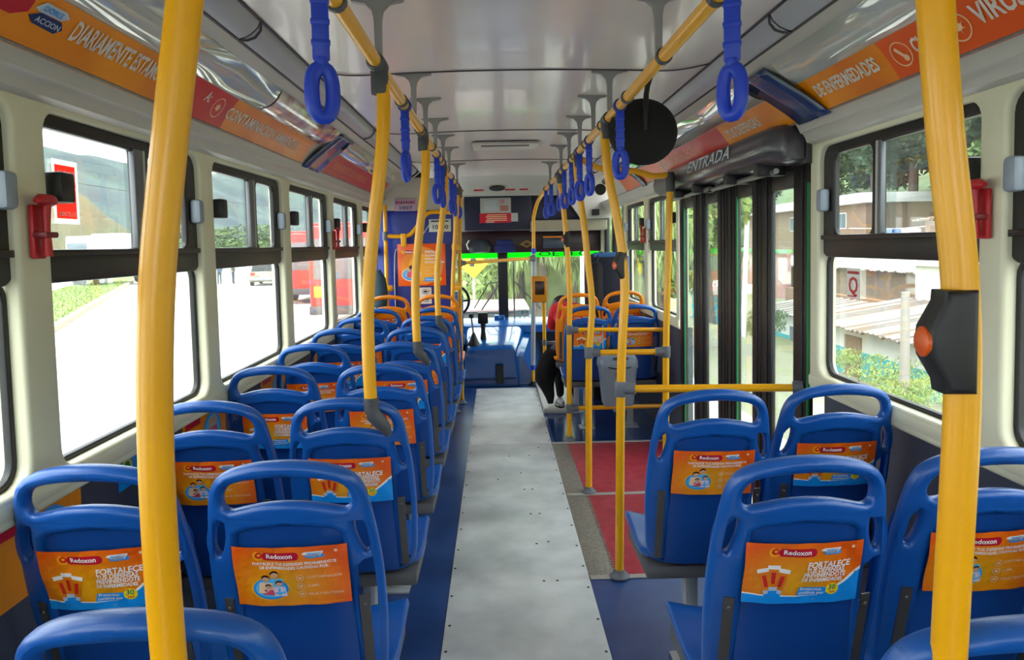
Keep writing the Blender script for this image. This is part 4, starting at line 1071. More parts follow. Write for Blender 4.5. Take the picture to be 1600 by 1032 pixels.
B().box(-.055, .055, -.004, 0, -.075, .075, .004).build('card', A_WHITE, t)
p = Print()
for z in (.035, -.035):
    p.ring(0, z, .03, .022, .004, A_BLK, 1, 16).poly([(-.02, z - .006), (.02, z - .006), (.012, z + .010), (-.012, z + .010)], A_BLK, 1).text('P', .03, z, .02, A_WINE, 1, .02)
p.build('symbols', lambda u, v, h: (u, -.005 - h, v), t)
# overhead navy box with notices
t = wf
lk = B().box(-.375, .375, -.10, .3, 0, .40, .015).build('overhead_locker', NAVY, t); lk.location = (-.05, 8.1 - 8.55, 1.66); lk['label'] = 'dark navy overhead locker'
B().box(-.375, .375, -.104, -.098, .012, .02).build('seam', BLACKP, lk)
t = empty('notice_sheet', (-.075, 7.993, 1.935), 0, 'pale notice sheet on the overhead locker', 'notice')
B().box(-.17, .17, -.004, 0, -.085, .085, .001).build('sheet', mat('paper_grey', '#a9a9a6', .6), t)
p = Print()
for i in range(6): p.poly([(-.13, .045 - .018 * i), (R.uniform(0, .05), .045 - .018 * i), (.02, .052 - .018 * i), (-.13, .052 - .018 * i)], A_GREY, 1)
p.poly([(.05, -.06), (.14, -.06), (.14, .0), (.05, .0)], mat('print_dusty', '#a5705f', .5), 1).poly([(.05, .02), (.10, .02), (.10, .07), (.05, .07)], mat('print_rose', '#b78088', .5), 1)
p.build('print', lambda u, v, h: (u, -.005 - h, v), t)
t = empty('notice_sheet', (-.065, 7.987, 1.80), 0, 'red notice strip with white lines on the overhead locker', 'notice')
B().box(-.19, .16, -.004, 0, -.055, .05, .001).build('sheet', A_WINE, t)
B().box(.16, .235, -.004, 0, -.045, .05, .001).build('white_end', mat('paper_grey', '#a9a9a6', .6), t)
p = Print()
for i in range(4): p.poly([(-.11 - .02 * (i % 2), .028 - .02 * i), (.11, .028 - .02 * i), (.11, .036 - .02 * i), (-.11, .036 - .02 * i)], A_PALE, 1)
p.text('SALIDA', -.12, -.052, .02, A_WHITE, 1, .01, width=1.4)
p.build('print', lambda u, v, h: (u, -.005 - h, v), t)
# oddments lying in the visor shelf
t = empty('grey_bag', (-.27, 8.38, 1.41), 0, 'shiny dark grey bag on the shelf above the windscreen', 'bag')
k = B().lathe([(.01, 0), (.12, .01), (.14, .07), (.10, .14), (.02, .17)], 14); o = k.build('body', mat('bag_grey', '#3a4046', .2, var=.3), t); o.scale = (1, .3, 1)
B().tube([(-.13, -.04, .04), (-.15, -.045, .10), (-.12, -.045, .15)], .008, 8).build('piping', A_WHITE, t)
t = empty('blue_cloth', (.02, 8.37, 1.41), 0, 'folded blue cloth on the shelf above the windscreen', 'cloth')
k = B(); k.box(-.12, .12, -.03, .03, 0, .09, .025); k.box(-.09, .1, -.025, .025, .08, .15, .025); k.build('fold', mat('cloth_blue', '#1d2766', .8, bump=.3), t)
t = empty('tablet', (.60, 8.39, 1.45), 0, 'grey display with an orange top edge above the windscreen', 'display')
B().box(-.13, .13, -.012, .012, 0, .12, .008).build('body', mat('tablet_grey', '#3f4658', .3), t)
B().box(-.13, .13, -.014, .012, .12, .14, .004).build('top_edge', A_OR, t)
t = empty('emblem_plate', (.28, 8.40, 1.50), 0, 'small amber rhombus emblem on the dark visor band', 'emblem')
B().prism([(-.09, 0), (0, .05), (.09, .01), (0, -.04)], 'y', -.006, 0).build('plate', mat('emblem_amber', '#8f6a2a', .5), t)
B().prism([(-.04, 0), (0, .02), (.04, .005), (0, -.018)], 'y', -.01, -.004).build('centre', BLACKP, t)

# ================================================================== ENGINE COVER, DRIVER AREA
def loft(rings, name, m, parent=None, sub=1):
    bm = bmesh.new(); vr = [[bm.verts.new(p) for p in r] for r in rings]; n_ = len(rings[0])
    for a, b in zip(vr, vr[1:]):
        for j in range(n_): bm.faces.new((a[j], a[(j + 1) % n_], b[(j + 1) % n_], b[j]))
    bm.faces.new(vr[0]); bm.faces.new(vr[-1])
    o = new_obj(name, finish(bm, name, m, 50), parent)
    return o
t = empty('engine_cover', (-.08, 7.5, 0), 0, 'glossy blue engine cover hump in front of the windscreen', 'cover')
def hood_ring(y, zt, xl, xr, r=.09):
    o = []
    for cx, cz, a0 in ((xr - r, zt - r, 0), (xl + r, zt - r, 90)):
        for i in range(6):
            a = math.radians(a0 + 90 * i / 5); o.append((cx + r * math.cos(a) + .08, y - 7.5, cz + r * math.sin(a)))
    return o + [(xl - .02 + .08, y - 7.5, .002), (xr + .02 + .08, y - 7.5, .002)]
loft([hood_ring(7.52, .36, -.41, .10, .05), hood_ring(7.50, .40, -.43, .11, .06), hood_ring(7.56, .435, -.44, .12, .07), hood_ring(7.75, .475, -.45, .16, .08), hood_ring(8.05, .56, -.46, .21, .08), hood_ring(8.35, .615, -.46, .25, .08), hood_ring(8.48, .625, -.46, .27, .08)], 'hump', HOODB, t)
loft([[(x + .08, y - 7.5, z) for x, y, z in r] for r in ([(.08, 7.60, .002), (.30, 7.58, .002), (.28, 7.60, .10), (.18, 7.62, .30), (.09, 7.62, .32)], [(.08, 7.9, .002), (.34, 7.9, .002), (.33, 7.9, .16), (.25, 7.9, .42), (.1, 7.9, .45)], [(.08, 8.45, .002), (.42, 8.45, .002), (.41, 8.45, .25), (.34, 8.45, .58), (.1, 8.45, .6)])], 'side_fairing', HOODB, t)
B().box(-.03, .05, -.022, .004, .04, .24, .01).build('latch', BLACKP, t)
B().box(-.37, .19, -.012, .02, .075, .09, .003).build('seam', mat('seam_dark', '#0a2f63', .4), t)
t = empty('ticket_machine', (-.24, 7.78, .47), 0, 'small black machine on a stalk above the engine cover', 'machine')
B().box(-.055, .055, -.05, .05, .18, .30, .012).build('head', BLACKP, t)
B().tube([(0, 0, 0), (0, 0, .1), (0, 0, .2)], [.035, .022, .03], 12).build('stalk', BLACKP, t)
t = empty('gear_lever', (-.34, 7.62, .44), 0, 'black gear lever with rubber boot on the engine cover', 'lever')
B().lathe([(.075, -.02), (.07, 0), (.045, .05), (.025, .10), (.012, .13)], 14).build('boot', BLACKP, t)
B().tube([(0, 0, .1), (-.01, -.01, .2), (-.02, -.01, .30)], .009, 8).build('stick', STEEL, t)
B().lathe([(.002, .285), (.024, .29), (.028, .315), (.02, .335), (.002, .34)], 12, (-.02, -.01, 0)).build('knob', BLACKP, t)
t = empty('fuse_box', (-.06, 8.33, .615), 0, 'small blue box on the dashboard in front of the post', 'box')
B().box(-.06, .06, -.04, .05, 0, .07, .012).build('body', HOODB, t); B().box(-.2, .16, -.05, .06, -.0, .012, .004).build('tray', mat('tray_blue', '#1d4f8c', .4), t)
t = empty('driver_seat', (-.68, 7.55, 0), 0, 'blue patterned driver seat beyond the partition', 'seat')
DSM = mat('driver_fabric', '#173a66', .8, var=.5, scale=45, second='#3d79b4')
B().box(-.24, .24, -.06, .06, .45, 1.02, .05, Matrix.Rotation(-.12, 3, 'X')).build('backrest', DSM, t)
B().box(-.24, .24, .05, .5, .40, .52, .04).build('cushion', DSM, t)
B().box(-.15, .15, .12, .42, 0, .40, .02).build('pedestal', BLACKP, t)
t = empty('steering_wheel', (-.62, 8.12, .88), 0, 'black steering wheel behind the partition', 'wheel')
k = B(); k.tube([(.22 * math.cos(a), -.10 * math.sin(a), .20 * math.sin(a)) for a in [2 * math.pi * i / 28 for i in range(28)]], .016, 10, closed=True); k.build('rim', BLACKP, t)
k = B(); k.tube([(-.21, 0, 0), (0, .02, -.02), (.21, 0, 0)], .013, 8); k.tube([(0, .02, -.02), (0, .12, -.4)], .03, 10); k.build('column', BLACKP, t)
# wipers outside
for i, (pts) in enumerate(([(-.16, 8.62, .68), (-.10, 8.64, 1.07), (-.02, 8.66, 1.07)], [(.12, 8.62, .70), (.13, 8.64, 1.3)])):
    pass
t = empty('windscreen_wiper', (-.25, 8.63, .64), 0, 'folded black wiper left of the windscreen post', 'wiper', 'windscreen wipers')
shift(B().tube([(-.36, 8.64, .74), (-.18, 8.64, 1.04), (-.06, 8.64, 1.05)], .008, 6).build('arm', BLACKP, t), t)
shift(B().tube([(-.27, 8.645, .72), (-.06, 8.645, 1.02)], .010, 6).build('blade', BLACKP, t), t)
t = empty('windscreen_wiper', (.12, 8.63, .64), 0, 'upright black wiper right of the windscreen post', 'wiper', 'windscreen wipers')
shift(B().tube([(.125, 8.64, .60), (.125, 8.64, 1.34)], .010, 6).build('blade', BLACKP, t), t)
shift(B().tube([(.12, 8.645, 1.06), (.16, 8.645, 1.03), (.44, 8.645, .72)], .008, 6).build('arm', BLACKP, t), t)
# validator on yellow post
t = empty('card_validator', (.36, 7.38, 0), 0, 'yellow card validator on a post beside the engine cover', 'validator')
B().tube([(.04, 0, 0), (.04, 0, .9)], .018, 12).build('post', YELLOW, t)
B().box(-.085, .075, -.05, .05, .90, 1.17, .015).build('housing', mat('validator_amber', '#d98a10', .4), t)
B().box(-.05, .045, -.056, -.048, .98, 1.12, .006).build('screen', mat('validator_screen', '#3a2414', .3), t)
B().lathe([(.022, -.03), (.024, 0), (.022, .03)], 12, (.04, 0, .48)).build('post_clamp', GREYP, t)
B().box(.04, .17, -.012, .012, .46, .49, .005).build('side_arm', GREYP, t)
# tall dark seat at the front right
t = empty('tall_seat', (.95, 6.66, 0), 0, 'tall dark navy high backed seat with pale blue top edge', 'seat')
TS = mat('tall_fabric', '#15172b', .85, var=.25, scale=30); TB = mat('tall_blue', '#2f5f9a', .7, var=.1)
B().box(-.19, .19, -.05, .05, .45, 1.40, .045, Matrix.Rotation(.08, 3, 'X')).build('backrest', TS, t)
B().box(-.135, .155, -.085, .0, 1.365, 1.41, .015).build('headrest_cover', TB, t)
B().box(.16, .188, -.07, .045, .5, 1.38, .012, Matrix.Rotation(.08, 3, 'X')).build('side_piping', TB, t)
B().box(-.20, .20, .02, .45, .40, .50, .04).build('cushion', TS, t); B().box(-.13, .13, .1, .4, 0, .40, .02).build('pedestal', BLACKP, t)
t = empty('black_backpack', (.84, 6.62, .95), 0, 'black bag hanging on the left side of the tall seat', 'bag')
B().box(-.07, .05, -.14, -.03, -.32, .38, .05).build('body', mat('bag_black', '#0c0b10', .8), t); B().tube([(-.01, -.08, .36), (.02, -.03, .44), (.06, .0, .46)], .012, 8).build('strap', BLACKP, t)
t = empty('hanging_jacket', (-1.13, 6.36, 1.10), 0, 'dark teal jacket hanging by the left wall pole', 'jacket')
k = B(); k.tube([(0, 0, .2), (.01, 0, .12), (.02, .0, 0), (.01, .01, -.15), (.025, 0, -.28)], [.02, .05, .055, .05, .03], 10, flat=(.8, 1.2)); k.build('body', mat('jacket_teal', '#132d3c', .8, bump=.3, bscale=30), t)
B().tube([(0, 0, .2), (0, 0, .30)], .004, 6).build('loop', BLACKP, t)
# grey bin
t = empty('waste_bin', (.79, 5.21, .31), 0, 'grey plastic waste bin with swing lid hung on the yellow cross bar', 'bin')
BINM = mat('bin_grey', '#6f7a88', .35, var=.06)
def brg(hw, hd, z, r=.03): return [(x, y, z) for x, y in rrect(-hw, hw, -hd, hd, r, 4)]
loft([brg(.105, .075, 0), brg(.11, .08, .015), brg(.132, .10, .27), brg(.134, .102, .285)], 'body', BINM, t)
loft([brg(.139, .107, .28), brg(.141, .109, .30), brg(.138, .105, .335), brg(.125, .09, .365), brg(.095, .055, .375)], 'lid', BINM, t)
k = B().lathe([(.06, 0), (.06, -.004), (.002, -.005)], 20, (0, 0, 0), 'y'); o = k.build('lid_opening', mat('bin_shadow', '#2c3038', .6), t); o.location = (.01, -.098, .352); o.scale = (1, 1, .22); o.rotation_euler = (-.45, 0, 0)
pts = [(x * 1.04, -.112 + .02 * (x / .13) ** 2, .315 - .035 * (1 - (x / .13) ** 2)) for x in lsp(-.13, .13, 9)]
B().tube(pts, .005, 6).build('lid_edge', BLACKP, t)
Print().poly([(-.025, .0), (-.008, .0), (-.008, .03), (-.025, .03)], A_BLK, 1).poly([(.002, .0), (.019, .0), (.019, .03), (.002, .03)], A_BLK, 1).build('marking', lambda u, v, h: (u, -.103 - h, .225 + v), t)
for x in (-.08, .08): B().tube([(x, .10, .27), (x, .13, .34), (x, .145, .50), (x, .150, .562), (x, .168, .562)], .006, 6).build('hook', STEEL, t)

# ================================================================== PASSENGER
def skin_body(name, verts, edges, radii, m, parent, root=0, sub=2, loc=(0, 0, 0)):
    me = bpy.data.meshes.new(name); me.from_pydata(verts, edges, []); me.update()
    o = new_obj(name, me, parent); o.location = loc
    sk = o.modifiers.new('skin', 'SKIN'); sk.use_smooth_shade = True
    for i, d in enumerate(me.skin_vertices[0].data):
        r = radii[i]; d.radius = r if isinstance(r, tuple) else (r, r); d.use_root = (i == root)
    sb = o.modifiers.new('sub', 'SUBSURF'); sb.levels = sub; sb.render_levels = sub
    dg = bpy.context.evaluated_depsgraph_get()
    m2 = bpy.data.meshes.new_from_object(o.evaluated_get(dg))
    o.modifiers.clear(); o.data = m2; bpy.data.meshes.remove(me)
    for x in (m if isinstance(m, (list, tuple)) else [m]): m2.materials.append(x)
    for p in m2.polygons: p.use_smooth = True
    return o
REDC = mat('red_cloth', '#c80f22', .8, bump=.2, bscale=60); BLKC = mat('black_cloth', '#0d0a0d', .85, bump=.2, bscale=60)
SKIN = mat('skin', '#b07a58', .55, var=.05); HAIR = mat('hair', '#17110f', .5, var=.2)
pas = empty('person', (.625, 6.26, .05), 0, 'passenger in a red top and black trousers bent over in the orange aisle seat', 'person')
V = [(.0, .03, .50), (-.03, .13, .66), (-.055, .26, .80), (-.075, .36, .86), (-.085, .42, .87), (-.09, .50, .85), (-.09, .58, .80),
     (-.18, .32, .83), (-.20, .46, .66), (-.14, .66, .70), (-.125, .74, .71),
     (.06, .36, .83), (.10, .50, .64), (.02, .66, .60), (-.01, .72, .60),
     (-.10, .06, .47), (-.165, .40, .47), (-.15, .34, .24), (-.135, .36, .05), (-.135, .46, .02),
     (.09, .06, .47), (.08, .44, .47), (.04, .46, .25), (.01, .50, .05), (.0, .60, .02)]
Ed = [(0, 1), (1, 2), (2, 3), (3, 4), (4, 5), (5, 6), (3, 7), (7, 8), (8, 9), (9, 10), (3, 11), (11, 12), (12, 13), (13, 14), (0, 15), (15, 16), (16, 17), (17, 18), (18, 19), (0, 20), (20, 21), (21, 22), (22, 23), (23, 24)]
Rd = [(.15, .12), (.15, .115), (.155, .115), (.13, .10), .052, .085, .075, .065, .048, .036, .03, .065, .048, .036, .03, .095, .066, .052, .038, .03, .095, .066, .052, .038, .03]
body = skin_body('body', V, Ed, Rd, [REDC, BLKC, SKIN], pas)
for p in body.data.polygons:
    c = p.center
    if c.y > .44 and c.z > .74: p.material_index = 2
    elif c.y > .60 and c.z > .5: p.material_index = 2
    elif c.z < .56 and not (c.y > .4 and c.z > .55): p.material_index = 1
    if c.z < .05 and c.y > .40: p.material_index = 1
k = B().lathe([(.002, .09), (.05, .082), (.088, .045), (.096, 0), (.088, -.03), (.06, -.04)], 16); o = k.build('hair', HAIR, pas); o.location = (-.09, .55, .865); o.rotation_euler = (-.7, 0, 0)
for fx in (-.10, -.125, -.15):
    B().tube([(fx, .73, .71), (fx + .005, .775, .72), (fx + .012, .785, .70)], [.010, .009, .007], 8).build('finger', SKIN, pas)
t = empty('black_coat', (.375, 6.36, .05), 0, 'black coat hanging into the aisle from the orange seat', 'coat')
k = B()
prf = [((.03, -.05), .50, .05), ((.0, -.03), .42, .075), ((-.03, -.02), .32, .085), ((-.045, 0), .24, .075), ((-.02, .0), .16, .05), ((-.0, .01), .08, .035), ((.005, .01), .015, .02)]
k.tube([(a[0], a[1], z) for a, z, r in prf], [r for a, z, r in prf], 12, flat=(.7, 1.2)); k.build('cloth', BLKC, t)
t = empty('shoe', (.46, 6.35, .05), 0, 'black and white patterned shoe on the platform under the orange seat', 'shoe')
k = B().lathe([(.002, 0), (.042, .002), (.045, .02), (.038, .045), (.002, .055)], 14); o = k.build('upper', mat('shoe_pattern', '#18181c', .5, var=.2, scale=40, second='#d8d8d4', detail=1), t); o.scale = (1, 2.2, 1)
k = B().lathe([(.046, -.002), (.047, .01), (.002, .011)], 14); o = k.build('sole', BLACKP, t); o.scale = (1, 2.2, 1)

# ================================================================== OUTSIDE
G0 = -.95
CONC = mat('concrete_road', '#b9b6ae', .9, var=.08, scale=.6, bump=.1, bscale=8)
DIRT = mat('pale_dirt', '#958d7c', .95, var=.2, scale=.5, second='#767c52', bump=.3, bscale=3)
GRASSM = mat('grass', '#5b7a30', .9, var=.25, scale=2, second='#7d9448')
HILLM = mat('hill_scrub_hazed', '#2c3d49', .95, var=.35, scale=.02, second='#42564c', bump=.5, bscale=.2, detail=10)  # scrub colour shifted to blue-grey, distance haze put into the base colour
EARTH = mat('bare_earth', '#7d6a50', .95, var=.25, scale=.12, second='#566046', detail=8)
def S2(o, label, cat): return tag(o, label, cat, kind='structure')
rd = B().box(-60, 3.4, -30, 300, G0 - .3, G0).build('road', CONC); S2(rd, 'pale concrete road beside the bus', 'road')
def rz_(x, y):
    if x < 3.4: return G0 - .02
    if x < 14: return G0 - .05 - 2.9 * ((x - 3.4) / 10.6) ** 1.2
    if x < 20: return -3.9 + (x - 14) / 6 * 1.5
    return -2.4 + (x - 20) * .32
vg = B().sheet(lambda x, y: (x, y, rz_(x, y) + .15 * math.sin(x * .9 + y * .6) * (1 if x > 5 else 0)), [3.4, 4.5, 6, 8, 10, 12, 14, 17, 20, 24, 30], lsp(-40, 260, 40)).build('ground', DIRT)
S2(vg, 'pale dirt slope falling away right of the bus', 'ground')
hs = B().sheet(lambda x, y: (x, y, rz_(x, y) + .12 + .6 * math.sin(x * .35 + y * .21)), [29, 33, 38, 44, 50, 60, 72, 90, 120], lsp(-40, 260, 50)).build('hillside', mat('hillside_scrub', '#3f5630', .95, var=.35, scale=.3, second='#66794a', bump=.6, bscale=1.5, detail=8))
S2(hs, 'green scrub hillside rising behind the houses on the right', 'hill')
def seg_strip(p0, p1, w, z0, z1, m, name, label, cat, kind=None):
    p0, p1 = Vector((*p0, 0)), Vector((*p1, 0)); d = (p1 - p0).normalized(); nn = Vector((-d.y, d.x, 0))
    k = B(); bm = k.bm
    a = [p0, p1, p1 + nn * w, p0 + nn * w]
    lo = [bm.verts.new((v.x, v.y, z0)) for v in a]; hi = [bm.verts.new((v.x, v.y, z1)) for v in a]
    bm.faces.new(lo[::-1]); bm.faces.new(hi)
    for i in range(4): bm.faces.new((lo[i], lo[(i + 1) % 4], hi[(i + 1) % 4], hi[i]))
    o = k.build(name, m); tag(o, label, cat, kind=kind); return o
dvec = Vector((-16.8, 38.9, 0)).normalized()
def along(s, off=0): return (-11.6 + dvec.x * s - dvec.y * off * 1, 16.7 + dvec.y * s + dvec.x * off)
gs = seg_strip(along(-25), along(60), 3.6, G0, G0 + .16, GRASSM, 'grass_median', 'green grass median strip beyond the left road lane', 'grass')
seg_strip(along(-24, -.22), along(58, -.22), .22, G0, G0 + .2, mat('kerb_concrete', '#a89f8a', .9), 'kerb', 'pale concrete kerb along the grass median', 'kerb')
gb = B(); GR = random.Random(3)
for i in range(5000):
    s = GR.uniform(-22, 45); u = GR.uniform(0, 3.5); x, y = along(s, u); hgt = GR.uniform(.04, .14); a = GR.uniform(0, 6.28)
    dx, dy = .03 * math.cos(a), .03 * math.sin(a)
    v = [gb.bm.verts.new(p) for p in ((x - dx, y - dy, G0 + .15), (x + dx, y + dy, G0 + .15), (x + dy * 1.5, y - dx * 1.5, G0 + .16 + hgt))]
    gb.bm.faces.new(v)
tag(gb.build('grass_blades', mat('grass_blade', '#66852f', .9, second='#8f9a58'), None, None, 0), 'short grass tufts growing on the median', 'grass', kind='stuff')
# hills
def ridge(y): 
    pts = [(0, 50), (300, 68), (447, 73), (498, 72), (546, 80), (600, 72), (668, 75), (800, 92), (917, 96), (1300, 120)]
    for (a, za), (b, zb) in zip(pts, pts[1:]):
        if y <= b: return za + (zb - za) * (y - a) / (b - a)
    return 120
HR = random.Random(5); ph = [HR.uniform(0, 6.28) for _ in range(8)]
def hill(x, y):
    t = max(0, min(1, (-x - 90) / 210)); t = t * t * (3 - 2 * t)
    nz = 3 * math.sin(y * .05 + ph[0]) + 2 * math.sin(y * .11 + x * .06 + ph[1]) + 1.5 * math.sin(x * .13 + y * .02 + ph[2])
    return (x, y, -1 + ridge(y) * .94 * t + nz * t * .7)
hl = B().sheet(hill, lsp(-60, -430, 40), lsp(60, 1300, 110)).build('hill', HILLM); S2(hl, 'scrub covered hills rising beyond the left road', 'hill')
eb = B().sheet(lambda u, v: (-62 + 13 * u, 106 + 15 * v, -1 + 11.5 * max(0, 1 - abs(u) ** 1.3 - .9 * abs(v - .25 * u) ** 1.2) + .5 * math.sin(9 * u + 7 * v)), lsp(-1, 1, 24), lsp(-1, 1, 24)).build('earth_bank', EARTH)
tag(eb, 'bare pale earth bank below the hills', 'bank')
# foliage --------------------------------------------------------------------------
LEAFM = {}
def leafmat(nm, a, b): return mat(nm, a, .8, var=.3, scale=1.2, second=b)
LF1 = leafmat('leaf_dark', '#2b3d2c', '#465f40'); LF2 = leafmat('leaf_mid', '#435c31', '#647f44'); LF3 = leafmat('leaf_pale', '#728e40', '#a0b162'); LF4 = leafmat('leaf_bright', '#8ba653', '#bccb82'); BARK = mat('bark', '#5f5346', .9, var=.2)
LC = {}
def leaf_cloud(seed, n_, size, m, upright=False):
    key = (seed, n_, size, m.name, upright)
    if key in LC: return LC[key]
    rr = random.Random(seed); vs = []; fs = []
    blobs = [(rr.gauss(0, .45), rr.gauss(0, .45), rr.uniform(-.5, .75), rr.uniform(.28, .5)) for _ in range(14)]
    for i in range(n_):
        b = rr.choice(blobs); d = Vector((rr.gauss(0, 1), rr.gauss(0, 1), rr.gauss(0, 1))).normalized() * b[3] * rr.uniform(.6, 1)
        c = Vector((b[0], b[1], b[2])) + d
        if upright: t = Vector((rr.gauss(0, .25), rr.gauss(0, .25), 1)).normalized()
        else: t = Vector((rr.gauss(0, 1), rr.gauss(0, 1), rr.gauss(0, .6))).normalized()
        s = t.cross(Vector((rr.gauss(0, 1), rr.gauss(0, 1), rr.gauss(0, 1)))).normalized()
        L = size * rr.uniform(.6, 1.3); w = L * (.16 if upright else .42); k = len(vs)
        vs += [c - t * L, c + s * w, c + t * L, c - s * w]; fs.append((k, k + 1, k + 2, k + 3))
    me = bpy.data.meshes.new('foliage'); me.from_pydata(vs, [], fs); me.materials.append(m); me.update()
    LC[key] = me
    return me
TRK = B().tube([(0, 0, 0), (.03, .02, .5), (0, 0, 1)], [.06, .045, .02], 8).mesh('trunk', BARK)
def tree(x, y, z, h, w, m, seed, label, name='tree', n_=5000, cat='tree', group='trees', upright=False, size=.095):
    t = empty(name, (x, y, z), seed * 1.3, label, cat, group)
    a = new_obj('trunk', TRK, t); a.scale = (h * .7, h * .7, h * .75)
    f = new_obj('foliage', leaf_cloud(seed % 4, n_, size, m, upright), t); f.location = (0, 0, h * .58); f.scale = (w * .5, w * .5, h * .42); f['kind'] = 'stuff'
    return t
i = 0
posn = ['left of the others', 'over the white roofed house', 'over the brick house', 'far behind the door']
for (x, y, h, w, m) in ((33, 33, 10, 9, LF1), (35, 41, 11, 10, LF2), (33, 49, 11, 10, LF1), (37, 56, 12, 11, LF2), (38, 65, 12, 11, LF1), (40, 75, 12, 12, LF1), (42, 88, 13, 12, LF2), (45, 103, 14, 14, LF1), (40, 120, 14, 14, LF1), (33, 25, 10, 9, LF2), (34, 17, 10, 9, LF1), (47, 45, 14, 13, LF2), (47, 62, 14, 13, LF1), (28, 92, 10, 10, LF2), (26, 110, 10, 10, LF1)):
    i += 1
    tree(x, y, rz_(x, y) - .3, h, w, m, i, '%s hillside tree on the right, %s along the slope toward the front' % ('dark leaved' if m is LF1 else 'mid green', ORD[sorted([33, 41, 49, 56, 65, 75, 88, 103, 120, 25, 17, 45, 62, 92, 110]).index(y)]), group='hillside trees')
for j, (x, y, h, w, m) in enumerate(((9.2, 15.5, .6, 1.8, LF3), (10.4, 17.5, .8, 2.0, LF3), (11.5, 20.5, .9, 2.2, LF3), (8.6, 13.2, .5, 1.6, LF3), (12.2, 24, 1.0, 2.2, LF3), (11, 30, 1.6, 2.2, LF2), (12, 40, 6.0, 3.4, LF2))):
    tree(x, y, rz_(x, y) - .1, h, w, m, 20 + j, 'pale upright shrub on the right slope below the road, %s from the rear' % ORD[sorted([15.5, 17.5, 20.5, 13.2, 24, 30, 40]).index(y)], 'shrub', 1400, 'shrub', 'roadside shrubs', True, .12)
for j in range(14):
    x = -38 - 3.0 * j - (j % 3) * 4; y = 95 + 16 * j
    tree(x, y, G0, 4.5 + (j % 4), 9 + (j % 3) * 2, (LF2, LF1, LF2)[j % 3], 30 + j, 'roadside tree beyond the left road, %s going into the distance' % ORD[j], n_=1200, group='trees beyond the left road', size=.11)
for j, (x, y, h, w, m, up) in enumerate(((-1.1, 17, 3.4, 1.9, LF4, False), (-.2, 19, 4.2, 2.8, LF4, True), (1.0, 18, 4.4, 2.6, LF4, True), (1.9, 19.5, 4.6, 2.6, LF3, True), (3.2, 18.5, 4.4, 3.0, LF4, True), (4.6, 20, 4.6, 3.2, LF3, False), (.6, 22, 6.2, 4.0, LF3, False), (3.0, 23, 6.0, 4.2, LF3, False))):
    tree(x, y, G0, h, w, m, 50 + j, 'leafy bush ahead of the windscreen, %s counted from the left' % ORD[sorted([-1.1, -.2, 1.0, 1.9, 3.2, 4.6, .6, 3.0]).index(x)], 'bush', 9000, 'bush', 'bushes ahead of the bus', up, .11)
gb2 = B().sheet(lambda x, y: (x, y, G0 + 7.5 * max(0, min(1, (y - 22) / 7)) ** .8 + .3 * math.sin(x * 1.3 + y)), lsp(-2.3, 5.0, 14), lsp(22, 32, 10)).build('grass_bank', mat('bank_scrub', '#748c47', .95, var=.3, scale=1.5, second='#a3ad6e', bump=.6, bscale=4, detail=8))
tag(gb2, 'green overgrown bank rising behind the bushes ahead', 'bank')
# houses --------------------------------------------------------------------------
def brick_mat(nm, c1, c2, mo):
    m = bpy.data.materials.new(nm); m.use_nodes = True; nt = m.node_tree; b = nt.nodes['Principled BSDF']; b.inputs['Roughness'].default_value = .9
    tc = nt.nodes.new('ShaderNodeTexCoord'); mp = nt.nodes.new('ShaderNodeMapping'); mp.inputs['Rotation'].default_value = (math.pi / 2, 0, math.pi / 2)
    mp.inputs['Rotation'].default_value = (0, 0, 0)
    sx = nt.nodes.new('ShaderNodeSeparateXYZ'); cb = nt.nodes.new('ShaderNodeCombineXYZ'); ad = nt.nodes.new('ShaderNodeMath'); ad.operation = 'ADD'
    nt.links.new(tc.outputs['Object'], sx.inputs[0]); nt.links.new(sx.outputs[0], ad.inputs[0]); nt.links.new(sx.outputs[1], ad.inputs[1])
    nt.links.new(ad.outputs[0], cb.inputs[0]); nt.links.new(sx.outputs[2], cb.inputs[1])
    br = nt.nodes.new('ShaderNodeTexBrick'); br.inputs['Scale'].default_value = 3.2; br.inputs['Color1'].default_value = lin(c1); br.inputs['Color2'].default_value = lin(c2); br.inputs['Mortar'].default_value = lin(mo)
    nt.links.new(cb.outputs[0], br.inputs['Vector']); nt.links.new(br.outputs['Color'], b.inputs['Base Color'])
    return m
BRK = brick_mat('brick_ochre', '#8f6848', '#7c5639', '#8a7b68'); BRK2 = brick_mat('brick_brown', '#785d47', '#876c55', '#7d7265')
WHITEW = mat('white_wash', '#c9c9c4', .9, var=.08, scale=1.5); TURQ = mat('turquoise_paint', '#3f9ea6', .85, var=.1); TIN = mat('tin_roof', '#a3a19c', .5, metal=.3, var=.25, scale=1.2, second='#8b7a69')
TINW = mat('white_roof', '#d8d9d8', .5, var=.06, scale=2); WOOD = mat('weathered_wood', '#7c6a56', .9, var=.25, scale=5); WPANE = mat('far_pane', '#5c6a70', .15, var=.2)
